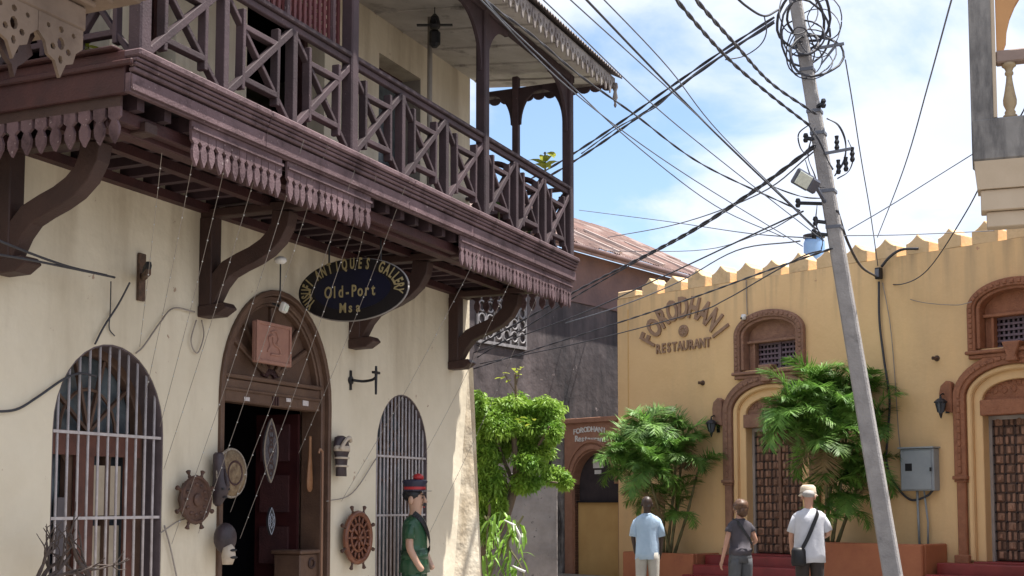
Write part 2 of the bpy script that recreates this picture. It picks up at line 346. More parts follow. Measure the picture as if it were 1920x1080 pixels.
# ================================================================== LEFT BUILDING
B = thing('gallery_building', 'cream plastered two storey building with dark carved timber balcony over its arched doorway', 'building', L)
SC = 4.16; S0 = -7.5; CZ = 6.80
door_out = arch(-.83, .965, .0, 2.5, 3.53)
w1o = arch(-2.795, -1.555, .55, 2.1, 2.775)
w2o = arch(1.905, 3.065, .55, 2.12, 2.745)
w = MB(); w.prism([(S0,0),(SC,0),(SC,4.35),(S0,4.35)], 0, .34, [door_out[::-1], w1o[::-1], w2o[::-1]])
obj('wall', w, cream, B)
u1 = [(1.9,4.9),(2.86,4.9),(2.86,6.40),(1.9,6.40)]; u2 = [(-.5,4.46),(.81,4.46),(.81,6.5),(-.5,6.5)]; u3 = [(-1.82,4.46),(-1.5,4.46),(-1.5,6.5),(-1.82,6.5)]
u0 = [(-3.3,4.46),(-2.3,4.46),(-2.3,6.5),(-3.3,6.5)]
w = MB(); w.prism([(S0,4.35),(SC,4.35),(SC,7.6),(S0,7.6)], 0, .34, [u[::-1] for u in (u1,u2,u3,u0)])
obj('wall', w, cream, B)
w = MB(); w.box(SC-.3, SC, .34, 5, 0, 7.6); w.box(S0, S0+.3, .34, 5, 0, 7.6); w.box(S0, SC, 5, 5.3, 0, 7.6)
obj('wall', w, cream, B)
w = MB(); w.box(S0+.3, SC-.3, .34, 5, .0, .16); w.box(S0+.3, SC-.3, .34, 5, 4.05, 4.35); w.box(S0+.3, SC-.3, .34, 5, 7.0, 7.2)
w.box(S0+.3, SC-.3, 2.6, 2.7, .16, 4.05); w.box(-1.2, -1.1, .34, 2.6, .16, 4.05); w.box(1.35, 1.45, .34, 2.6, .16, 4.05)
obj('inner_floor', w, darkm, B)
# splayed plaster batter at the outer corner
w = MB(); w.add([(SC-.02,-.001,3.2),(SC+.001,-.05,3.2),(SC+.001,.3,3.2),(SC-.5,-.001,0),(SC+.002,-.20,0),(SC+.002,.3,0)], [(0,3,4,1),(1,4,5,2),(0,1,2),(3,5,4),(0,2,5,3)])
obj('corner_batter', w, corner_pl, B)
# ---- ground floor windows
def barred(x0, x1, zb, zs, za, nb, hb, nm, reveal=.2):
    fr = MB(); archband(fr, x0+.003, x1-.003, zb, zs, za-.003, .075, .20, .28); fr.box(x0, x1, .2, .28, zb, zb+.08)
    f = obj(nm, fr, wooddoor, B, bev=.006)
    ll_ = MB(); archband(ll_, x0+.001, x1-.001, zb, zs, za-.001, .012, .004, .199); obj('reveal_lining', ll_, mat('dark_reveal', (.14,.11,.12), (.09,.07,.075), .8, 5), f)
    gl = MB(); gl.prism(arch(x0+.07, x1-.07, zb+.08, zs, za-.07), .285, .295); obj('pane', gl, glass, f)
    c = (x0+x1)/2
    mb = MB(); mb.box(x0+.07, x1-.07, .205, .275, zs-.06, zs+.01); obj('transom', mb, wooddoor, f)
    for xx in (c-(x1-x0)*.17, c+(x1-x0)*.17): obj('mullion', MB().box(xx-.03, xx+.03, .205, .27, zb+.08, zs-.06), wooddoor, f)
    for k in (1,2,3,4):                        # fan of the arched transom
        t = pi*k/5; obj('glazing_bar', MB().beam((c,.23,zs),(c+(x1-x0)*.42*cos(t),.23,zs+(za-zs-.08)*sin(t)), .025,.03), wooddoor, f)
    tr = MB(); tr.torus((c,.23,zs), (x1-x0)*.25, .014, 24, 5, sx=1, sz=(za-zs)/((x1-x0)/2)); obj('glazing_bar', tr, wooddoor, f)
    a = (x1-x0)/2
    for i in range(nb):
        x = x0 + (x1-x0)*(i+.75)/(nb+.5); zt = zs + (za-zs)*sqrt(max(0, 1-((x-c)/a)**2)) - .005
        obj('window_bar', MB().tube([(x,.03,zb),(x+random.uniform(-.004,.004),.03,(zb+zt)/2),(x,.03,zt)], .0115, 6), bars, f, smooth=True)
    for z in hb: obj('cross_bar', MB().box(x0, x1, .012, .03, z-.011, z+.011), bars, f)
    return f
f1 = barred(-2.795, -1.555, .55, 2.1, 2.775, 11, (2.08, 1.445), 'arched_window')
rw = mat('red_brown_frame', (.16,.065,.045), (.09,.038,.03), .6, 6); bg_ = mat('beige_card', (.50,.42,.32), (.38,.31,.23), .8, 4)
f2 = barred(1.905, 3.065, .55, 2.12, 2.745, 14, (2.06, 1.43), 'arched_window')
for x0_, x1_ in ((-2.36,-2.16),(-1.80,-1.70)): obj('frame_board', MB().box(x0_, x1_, .17, .198, .6, 2.04), rw, f1)
obj('frame_board', MB().box(-2.72,-1.63,.165,.199,1.92,2.09), rw, f1)
T = thing('stored_panels', 'beige wrapped panels leaning just inside the barred left window', 'panels', L, (-1.98,.21,.6))
obj('panel', MB().box(-.17,.20,.03,.06,0,.78), bg_, T); obj('panel', MB().box(-.16,.17,.0,.025,.86,1.25), bg_, T); obj('panel', MB().box(-.52,-.40,.0,.03,.05,1.0), mat('grey_card',(.16,.14,.15),None,.8), T)
obj('inner_shelf', MB().box(-2.1, -1.75, .5, .62, .6, 1.0).box(-2.1,-1.72,.5,.6,1.15,1.85), mat('shelf_wood', (.22,.12,.07), None, .6), B)
# ---- doorway
dd = MB(); archband(dd, -.83, .965, 0, 2.5, 3.53, .05, -.035, .30); d0 = obj('door_frame', dd, wooddoor, B, bev=.008)
dd = MB(); archband(dd, -.778, .913, 0, 2.5, 3.477, .06, .01, .25); obj('frame_moulding', dd, wooddoor, d0, bev=.01)
dd = MB(); archband(dd, -.716, .851, 2.45, 2.5, 3.415, .03, .03, .2); obj('frame_moulding', dd, wooddoor, d0, bev=.008)
tp = MB(); tp.prism([(-.70,2.48),(.835,2.48)] + [(.0675+.765*cos(pi*i/20), 2.5+.89*sin(pi*i/20)) for i in range(21)], .10, .16); ty = obj('tympanum', tp, wooddoor, B)
obj('lintel', MB().box(-.72,.855,.03,.18,2.45,2.66), wooddoor, d0, bev=.012)
obj('lintel_moulding', MB().box(-.72,.855,.0,.05,2.66,2.70), wooddoor, d0, bev=.01)
obj('lintel_moulding', MB().box(-.72,.855,.01,.05,2.55,2.575), wooddoor, d0, bev=.006)
for t in (35, 52, 90, 128, 145):               # raised ribs fanning over the tympanum
    tt = radians(t); obj('rib', MB().beam((.0675+.12*cos(tt), .085, 2.70+.1*sin(tt)), (.0675+.72*cos(tt), .085, 2.55+.83*sin(tt)), .055, .05), wooddoor, ty, bev=.01)
for k in range(9):
    tt = pi*(k+.5)/9; obj('ray_ornament', MB().beam((.0675+.05*cos(tt), .09, 2.72+.03*sin(tt)), (.0675+.14*cos(tt), .09, 2.72+.13*sin(tt)), .02, .03), woodd, ty)
for k, x in enumerate((.03,.07,.11)): obj('key_slot', MB().box(x-.008,x+.008,.018,.03,2.46,2.54), woodd, d0)
# open door leaves swung into the shop
lf = MB(); lf.beam((.80,.24,1.28),(.76,.70,1.28), .05, 2.3, (0,0,1)); dl = obj('door_leaf', lf, mat('maroon_leaf',(.045,.011,.011),(.03,.008,.009),.4,6), B)
for z in (.5, 1.0, 1.5, 2.0): obj('leaf_panel', MB().beam((.755,.32,z+.15),(.725,.63,z+.15), .03, .36, (0,0,1)), woodd, dl)
lf = MB(); lf.beam((-.66,.24,1.28),(-.60,.88,1.28), .05, 2.3, (0,0,1)); obj('door_leaf', lf, woodd, B)
# ---- balcony
TF = 1.38; TB = 1.09; SE0 = -3.67; SE1 = 4.14
deck = obj('balcony_deck', MB().box(SE0+.04, SE1-.04, -TF+.06, 0, 4.20, 4.41), mat('gap_shade_deck_boards', (.014,.009,.012), None, .8, 4), B)  # near-black colour paints in the shade between the joists
jm = MB().box(-.035, .035, -TF+.08, 0, 4.09, 4.20).mesh('joist')
x = SE0 + .2
while x < SE1: obj('joist', jm, woodj, deck, loc=(x,0,0)); x += .272
for i in range(16):
    x0 = SE0+.05+i*(SE1-SE0-.1)/16
for k,(t0,t1) in enumerate(((.0,.09),(.62,.70))): obj('ledger_beam', MB().box(SE0+.04,SE1-.04,-t1,-t0-.002,4.02,4.09), woodd, deck)
obj('edge_beam', MB().box(SE0+.06, SE1-.02, -TB-.06, -TB+.06, 3.965, 4.09), woodd, deck, bev=.01)
obj('edge_beam', MB().box(SE0+.06, SE1-.02, -TB-.14, -TB-.065, 4.0, 4.09), woodd, deck, bev=.008)
fas = obj('fascia', MB().box(SE0, SE1, -TF, -TF+.045, 4.15, 4.28), woodf, B, bev=.006)
jx = [SE0, -2.2, .02, 1.35, 2.9, SE1]
for a, b in zip(jx, jx[1:]):
    obj('fascia_board', MB().box(a+.002, b-.002, -TF-.018, -TF-.002, 4.165, 4.268), woodf, fas, bev=.004)
    obj('moulding', MB().box(a+.002, b-.002, -TF-.03, -TF+.02, 4.285, 4.315), woodf, fas, bev=.008)
    obj('moulding', MB().box(a+.002, b-.002, -TF-.045, -TF+.02, 4.320, 4.345), woodf, fas, bev=.008)
    obj('moulding', MB().box(a+.002, b-.002, -TF-.055, -TF+.02, 4.350, 4.374), woodf, fas, bev=.008)
    obj('capping_board', MB().box(a+.002, b-.002, -TF-.075, -TF+.10, 4.379, 4.432), woodf, fas, bev=.012)
sf = obj('side_fascia', MB().box(SE0, SE0+.045, -TF+.046, -.0, 4.15, 4.43), woodd, B, bev=.006)
obj('moulding', MB().box(SE0-.03, SE0-.002, -TF-.03, 0, 4.32, 4.36), woodd, sf, bev=.008)
obj('capping_board', MB().box(SE0-.05, SE0+.1, -TF+.1, 0, 4.432, 4.455), woodd, sf, bev=.008)
sf2 = obj('side_fascia', MB().box(SE1-.045, SE1, -TF+.046, -.0, 4.15, 4.43), woodd, B, bev=.006)
# hanging toothed valances
def toothpoly(w, l): 
    r = [(.48*w,0),(.48*w,-.26*l),(.20*w,-.36*l),(.40*w,-.55*l),(.36*w,-.75*l),(0,-l)]
    return [(-.48*w,0)] + r + [(-a,b) for a,b in r[::-1][1:-1]]
tm = MB().prism(toothpoly(.088,.235), -.011, .011).mesh('tooth')
for a, b, nm in ((-3.02,-1.93,'a'),(-1.86,-.60,'b'),(1.13,4.1,'c')):
    v = obj('valance', MB().box(a, b, -TF+.02, -TF+.045, 4.08, 4.15), woodf, B, bev=.004)
    obj('valance_strip', MB().box(a, b, -TF+.004, -TF+.018, 4.085, 4.105), woodf, v)
    n = int(round((b-a)/.091)); 
    for i in range(n): obj('tooth', tm, woodf, v, loc=(a+(i+.5)*(b-a)/n, -TF+.032, 4.08), rot=(random.uniform(-.04,.04),random.uniform(-.03,.03),0), scl=(1,1,random.uniform(.93,1.04)))
v = obj('valance', MB().box(SE0+.03, SE0+.05, -TF+.1, -.1, 4.08, 4.15), woodb, B)
for i in range(10): obj('tooth', tm, woodb, v, loc=(SE0+.04, -TF+.15+i*.122, 4.08), rot=(0,0,pi/2), scl=(1.15,1,1))
v = obj('valance', MB().box(SE1-.05, SE1-.03, -TF+.1, -.1, 4.08, 4.15), woodd, B)
for i in range(10): obj('tooth', tm, woodd, v, loc=(SE1-.04, -TF+.15+i*.122, 4.08), rot=(0,0,pi/2), scl=(1.15,1,1))
# brackets
cen = [(.05,3.20),(.10,3.30),(.17,3.42),(.27,3.52),(.40,3.575),(.53,3.62),(.65,3.68),(.745,3.76),(.80,3.86),(.815,3.97)]
wid = [.15,.16,.16,.155,.15,.15,.155,.16,.17,.18]
def bracket(s):
    p = obj('bracket', MB().box(s-.07, s+.07, -.13, .0, 3.22, 3.98), woodb, B, bev=.008)
    m = MB(); vs = []; n = len(cen)
    for k, (t, z) in enumerate(cen):
        a = cen[max(0,k-1)]; b = cen[min(n-1,k+1)]; d = Vector((b[0]-a[0], b[1]-a[1])).normalized(); q = Vector((-d.y, d.x)) * wid[k]/2
        for xx in (s-.062, s+.062):
            vs += [(xx, -(t+q.x), z+q.y), (xx, -(t-q.x), z-q.y)]
    fs = []
    for k in range(n-1):
        a = k*4; b = a+4; fs += [(a,a+1,b+1,b),(a+2,b+2,b+3,a+3),(a,b,b+2,a+2),(a+1,a+3,b+3,b+1)]
    fs += [(0,2,3,1),(4*n-4,4*n-3,4*n-1,4*n-2)]
    m.add(vs, fs); obj('bracket_arm', m, woodb, p, bev=.006)
    obj('bracket_beam', MB().box(s-.06, s+.06, -TF+.1, -.0, 3.975, 4.05), woodb, p, bev=.008)
    ft = MB().add([(s-.08,0,3.22),(s+.08,0,3.22),(s+.08,-.26,3.24),(s-.08,-.26,3.24),(s-.08,0,3.125),(s+.08,0,3.125),(s+.08,-.20,3.13),(s-.08,-.20,3.13),(s-.08,-.30,3.19),(s+.08,-.30,3.19)],
        [(0,1,2,3),(4,7,6,5),(3,2,9,8),(8,9,6,7),(0,3,8,7,4),(1,5,6,9,2),(0,4,5,1)])
    obj('bracket_foot', ft, woodb, p, bev=.008)
for s in (-3.33, -1.07, 1.39, 3.65): bracket(s)
# railing
TR = 1.33; RB = 4.435; RT = 5.27
PX = [-3.53, -.91, 1.69, 4.07]
rl = obj('railing', MB().box(PX[0], PX[3], -TR-.05, -TR+.05, RT-.03, RT+.012), woodr, B, bev=.008)
obj('handrail_board', MB().box(PX[0], PX[3], -TR-.025, -TR+.025, RT-.085, RT-.033), woodr, rl, bev=.006)
def panel(parent, x0, x1, yc, fn=lambda x,z:(x,0,z), dp=.07):
    W_ = x1-x0; z0 = RB; z1 = RT-.085; H = z1-z0; bw = .036
    ix0 = x0+W_*.25; ix1 = x1-W_*.25; iz0 = z0+H*.24; iz1 = z1-H*.24
    def bm_(a, b, wd=bw, d=dp, nm='baluster', off=0):
        jt = lambda: Vector((random.uniform(-.006,.006),random.uniform(-.003,.003),random.uniform(-.004,.004))); pa = Vector(fn(*a))+jt(); pb = Vector(fn(*b))+jt(); nrm = Vector(fn(1,0)) - Vector(fn(0,0)); u = Vector((0,0,1)).cross(nrm)
        obj(nm, MB().beam(pa + u*off, pb + u*off, wd, d, u), woodr, parent, bev=.004)
    for xx in (ix0, ix1): bm_((xx, z0+.10), (xx, z1-.06))
    for zq in (iz0, iz1): bm_((ix0,zq),(ix1,zq), wd=.042, nm='cross_rail', off=.002)
    bm_((x0+.02,z0),(x1-.02,z1), .050, dp*.8, 'diagonal_brace', -.006); bm_((x0+.02,z1),(x1-.02,z0), .034, dp*.75, 'diagonal_brace', .004)
for i in range(3):
    a, b = PX[i], PX[i+1]; n = 3
    for k in range(n):
        x0 = a+(b-a)*k/n; x1 = a+(b-a)*(k+1)/n
        panel(rl, x0, x1, -TR, lambda x, z: (x, -TR, z))
        if k: obj('rail_upright', MB().box(x0-.03, x0+.03, -TR-.04, -TR+.04, RB, RT-.085), woodr, rl, bev=.004)
for sx in (PX[0], PX[3]):
    r2 = obj('side_railing', MB().box(sx-.04, sx+.04, -TR+.055, 0, RT-.03, RT+.01), woodr, B, bev=.006)
    for k in range(2):
        panel(r2, .06+k*.62, .06+(k+1)*.62, 0, lambda x, z: (sx, -x, z), .06)
    obj('rail_upright', MB().box(sx-.035, sx+.035, -.71, -.65, RB, RT-.03), woodr, r2)
# posts with arched spandrel brackets
def zc(t): return CZ - .17*t/1.73
sp = [(0,0),(-.05,0)]
def spandrel(parent, x, dirx, lng, hh=.62, ww=.52):
    zt = 6.56; pts = [(0,zt),(0,zt-hh)] + [(.03+ (ww-.03)*(1-cos(pi/2*i/10)), zt-hh+ (hh-.06)*sin(pi/2*i/10)) for i in range(11)] + [(ww+.04,zt-.06),(ww+.04,zt)]
    m = MB()
    hol = [[(.055+.02*cos(a)+.0+k*.07, zt-.12-k*.0+.02*sin(a)-.02*k*0) for a in [2*pi*j/6 for j in range(6)]] for k in range(4)]
    if lng: m.prism([(x+dirx*(p[0]+.035), p[1]) for p in pts], -TR-.02, -TR+.02)
    else:
        m.prism([(p[0], p[1]) for p in pts], -.02, .02)
        m.v = [Vector((x[0]+v.y, x[1]+dirx*(v.x+.035), v.z)) for v in m.v]
    obj('spandrel', m, woodr, parent, bev=.004)
for i, x in enumerate(PX):
    p = obj('balcony_post', MB().box(x-.055, x+.055, -TR-.055, -TR+.055, 4.432, 6.64), woodr, B, bev=.012)
    if i: spandrel(p, x, -1, True)
    if i < 3: spandrel(p, x, 1, True)
    if i == 3: spandrel(p, (x, -TR), 1, False, .5, .30)
p = obj('balcony_post', MB().box(PX[3]-.04, PX[3]+.04, -.70, -.62, 4.42, 6.70), woodr, B, bev=.01)
spandrel(p, (PX[3], -.66), 1, False, .45, .28); spandrel(p, (PX[3], -.66), -1, False, .45, .28)
xs_, zs_ = L.pix(806, 100, .55); obj('drain_pipe', MB().tube([(xs_,-.55,4.42),(xs_,-.55,6.75)], .028, 8), winw, B, smooth=True)
pl = obj('wall_plate', MB().box(PX[0]-.1, PX[3]+.1, -TR-.05, -TR+.05, 6.56, 6.645), woodr, B, bev=.006)
# perforated screen behind the rail
sx0, sx1 = -2.35, -.97
sm = MB(); hz = 5.36
nx, nz_ = 19, 17; cw = (sx1-sx0)/nx; ch_ = .075
for i in range(nx+1): sm.box(sx0+i*cw-.016, sx0+i*cw+.016, -1.255, -1.235, hz, hz+nz_*ch_)
sc_ = obj('lattice_screen', sm, screenm, B)
sm = MB()
for j in range(nz_+1): sm.box(sx0-.016, sx1+.016, -1.234, -1.22, hz+j*ch_-.017, hz+j*ch_+.017)
obj('screen_slats', sm, screenm, sc_)
for x in (sx0, (sx0+sx1)/2-.1, sx1-.12): obj('screen_stile', MB().box(x-.02, x+.02, -1.285, -1.258, hz-.02, hz+nz_*ch_), woodf, sc_)
# ceiling + eave
rf = MB(); E0 = -4.1; E1 = 4.57; TE = 1.73
rf.add([(E0,0,CZ),(E1,0,CZ),(E1,-TE,zc(TE)),(E0,-TE,zc(TE)),(E0,0,CZ+.03),(E1,0,CZ+.03),(E1,-TE,zc(TE)+.03),(E0,-TE,zc(TE)+.03)], [(0,1,2,3),(7,6,5,4),(0,4,5,1),(3,2,6,7),(0,3,7,4),(1,5,6,2)])
rc = obj('balcony_ceiling', rf, ceilm, B)
for x in [E0+.3+k*.62 for k in range(14)]: obj('ceiling_batten', MB().beam((x,-.02,CZ-.012),(x,-TE+.03,zc(TE)-.012), .03, .02, (0,0,1)), ceilm, rc)
er = MB(); wv = .076
ns = int((E1+.1-E0)/wv)*2
vs = []; 
for i in range(ns+1):
    x = E0+i*wv/2; dz = .014 if i%2 else -.014
    for (y, z) in ((-TE-.09, zc(TE)+.075), (.5, 7.95)): vs += [(x,y,z+dz),(x,y,z+dz+.004)]
fs = []
for i in range(ns):
    a=i*4; b=a+4; fs += [(a,b,b+2,a+2),(a+1,a+3,b+3,b+1),(a,a+1,b+1,b)]
er.add(vs, fs); obj('roof_sheet', er, mat('grey_roof_iron',(.20,.17,.165),(.12,.095,.09),.7,5), B, recalc=False)
fa = obj('eave_fascia', MB().box(E0, E1, -TE-.02, -TE+.01, zc(TE)-.01, zc(TE)+.06), eavem, B)
cs = MB(); wq=.16
def scal(wq, hq):
    out = [(0,0)]; 
    pts = [(0,0),(0,-.30*hq),(.12*wq,-.52*hq),(.28*wq,-.60*hq),(.36*wq,-.88*hq),(.5*wq,-hq),(.64*wq,-.88*hq),(.72*wq,-.60*hq),(.88*wq,-.52*hq),(wq,-.30*hq),(wq,0)]
    h1 = [(.5*wq+.15*wq*cos(a), -.40*hq+.14*hq*sin(a)) for a in [2*pi*j/7 for j in range(7)]]
    h2 = [(.10*wq+.055*wq*cos(a), -.20*hq+.13*hq*sin(a)) for a in [2*pi*j/6 for j in range(6)]]
    return pts, [h1, h2]
pp, hh = scal(.155, .215); em = MB().prism(pp, -.008, .008, hh).mesh('eave_scallop')
n = int((E1-E0)/.155)
for i in range(n): obj('eave_scallop', em, eavem, fa, loc=(E0+i*.1552, -TE-.028, zc(TE)+.03))
fb = obj('end_fascia', MB().box(E1-.02, E1+.01, -TE, .0, zc(TE)+.0, zc(TE)+.05), eavem, B)
pp2 = [(0,0)] + [(.075-.075*cos(pi*i/6), -.05-.05*sin(pi*i/6)) for i in range(7)] + [(.15,0)]
em2 = MB().prism(pp2, -.01, .01).mesh('end_scallop')
for i in range(12): obj('end_scallop', em2, woodr, fb, loc=(E1-.005, -TE+i*.15, zc(TE)+.02), rot=(0,0,pi/2))
obj('pendant', MB().lathe([(.008,0),(.02,.03),(.012,.06),(.035,.12),(.02,.2),(.04,.25),(.03,.3)], 8, (E1,-TE-.02,zc(TE)-.30)), eavem, fa, smooth=True)
# upper openings
uo = obj('upper_window', MB().box(1.9,2.86,.24,.30,6.30,6.40).box(1.9,1.96,.24,.30,4.9,6.3).box(2.8,2.86,.24,.30,4.9,6.3), woodd, B)
obj('pane', MB().box(1.96,2.8,.26,.27,4.9,6.3), glass, uo); obj('window_reveal', MB().box(2.852,2.858,.003,.24,4.9,6.39), winw, uo)
uo = obj('upper_door', MB().box(-.5,.81,.2,.3,6.42,6.5).box(-.5,-.44,.2,.3,4.46,6.42).box(.75,.81,.2,.3,4.46,6.42).box(-.44,.75,.2,.3,5.2,5.26), woodd, B)
obj('curtain', MB().prism([(-.44+i*.04,5.2 if 0 else 4.46) for i in range(31)]+[(.76,5.2),(-.44,5.2)], .26, .27), curt, uo)
uo = obj('upper_door', MB().box(-1.82,-1.5,.2,.3,6.42,6.5).box(-1.82,-1.78,.2,.3,4.46,6.42).box(-1.54,-1.5,.2,.3,4.46,6.42), woodd, B)
obj('pane', MB().box(-1.78,-1.54,.26,.27,4.46,6.42), glass, uo)
uo = obj('upper_door', MB().box(-3.3,-2.3,.2,.3,6.42,6.5).box(-3.3,-3.22,.2,.3,4.46,6.42).box(-2.38,-2.3,.2,.3,4.46,6.42), woodd, B)

# ================================================================== NEIGHBOUR HOOD, upper left
th = 2.05
sN, zN = L.pix(157, 61, th)
NB = thing('neighbour_house', 'cream stucco house edge at the top left with pierced fretwork hanging under its eave', 'building', L, (sN, -th, 0))
def nrel(px, py, t=th): a, b = L.pix(px, py, t); return a-sN, b
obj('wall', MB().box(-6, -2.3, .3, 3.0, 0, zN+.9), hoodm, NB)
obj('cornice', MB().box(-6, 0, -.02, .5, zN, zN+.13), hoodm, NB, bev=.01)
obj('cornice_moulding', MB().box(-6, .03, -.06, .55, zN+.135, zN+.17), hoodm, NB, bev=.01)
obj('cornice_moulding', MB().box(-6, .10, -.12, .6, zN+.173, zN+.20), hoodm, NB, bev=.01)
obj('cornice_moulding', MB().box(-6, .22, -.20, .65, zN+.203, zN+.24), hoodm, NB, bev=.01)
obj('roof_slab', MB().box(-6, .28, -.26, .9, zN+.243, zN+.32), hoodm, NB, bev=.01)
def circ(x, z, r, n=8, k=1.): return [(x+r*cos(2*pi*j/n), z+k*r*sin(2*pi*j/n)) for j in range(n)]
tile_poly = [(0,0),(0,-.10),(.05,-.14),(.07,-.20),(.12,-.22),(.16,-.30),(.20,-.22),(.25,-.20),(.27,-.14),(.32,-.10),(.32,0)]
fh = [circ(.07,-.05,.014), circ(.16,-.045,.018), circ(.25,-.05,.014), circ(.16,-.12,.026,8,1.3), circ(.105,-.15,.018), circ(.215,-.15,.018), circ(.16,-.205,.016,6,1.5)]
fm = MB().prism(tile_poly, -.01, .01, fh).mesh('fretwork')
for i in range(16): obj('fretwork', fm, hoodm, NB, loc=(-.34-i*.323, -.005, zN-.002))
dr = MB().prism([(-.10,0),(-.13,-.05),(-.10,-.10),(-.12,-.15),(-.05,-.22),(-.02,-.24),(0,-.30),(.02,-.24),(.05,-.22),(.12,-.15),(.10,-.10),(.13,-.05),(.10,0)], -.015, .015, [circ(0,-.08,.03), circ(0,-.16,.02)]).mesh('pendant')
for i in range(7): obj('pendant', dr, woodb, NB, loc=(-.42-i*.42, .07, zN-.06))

# ================================================================== YELLOW RESTAURANT
R = thing('restaurant_building', 'ochre yellow building with merlon parapet, two carved arched doorways and raised lettering', 'building', Y)
YT = 5.62; YL = -1.24; YR = 13.0; C1 = 2.46; C2 = 7.02
def dop(c): return arch(c-.742, c+.742, .0, 3.18, 3.60, 16)
def wop(c): return arch(c-.62, c+.62, 3.96, 4.58, 4.90, 16)
w = MB(); w.prism([(YL,0),(YR,0),(YR,YT),(YL,YT)], 0, .45, [dop(C1)[::-1], wop(C1)[::-1], dop(C2)[::-1], wop(C2)[::-1]])
obj('wall', w, yel, R)
w = MB(); w.box(YL, YL+.3, .45, 7, 0, YT-.1); w.box(YR-.3, YR, .45, 7, 0, YT-.1); w.box(YL, YR, 7, 7.3, 0, YT-.1); w.box(YL+.3, YR-.3, .45, 7, YT-.6, YT-.4)
obj('wall', w, yel, R)
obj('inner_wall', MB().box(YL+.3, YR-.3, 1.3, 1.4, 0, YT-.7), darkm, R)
mp_ = [(0,0),(.42,0),(.42,.20)] + [(.42-.21*t, .20+.15*t**1.7) for t in (.25,.5,.75)] + [(.21,.35)] + [(.21-.21*t, .20+.15*(1-t)**1.7) for t in (.25,.5,.75)] + [(0,.20)]
mm = MB().prism(mp_, 0, .44).mesh('merlon')
k = 0; x = -.18-.41
while x < YR-.5:
    o = obj('merlon', mm, yelmer, R, loc=(x, .002, YT), bev=.012); o.rotation_euler = (random.uniform(-.02,.02),random.uniform(-.015,.015),random.uniform(-.02,.02)); o.scale = (random.uniform(.95,1.03),1,random.uniform(.88,1.06)); x += .577
obj('merlon', MB().box(YL, YL+.46, .002, .44, YT, YT+.16), yelmer, R, bev=.02)
obj('merlon', MB().box(YL+.46, YL+.62, .002, .44, YT-.0, YT+.06), yelmer, R, bev=.02)
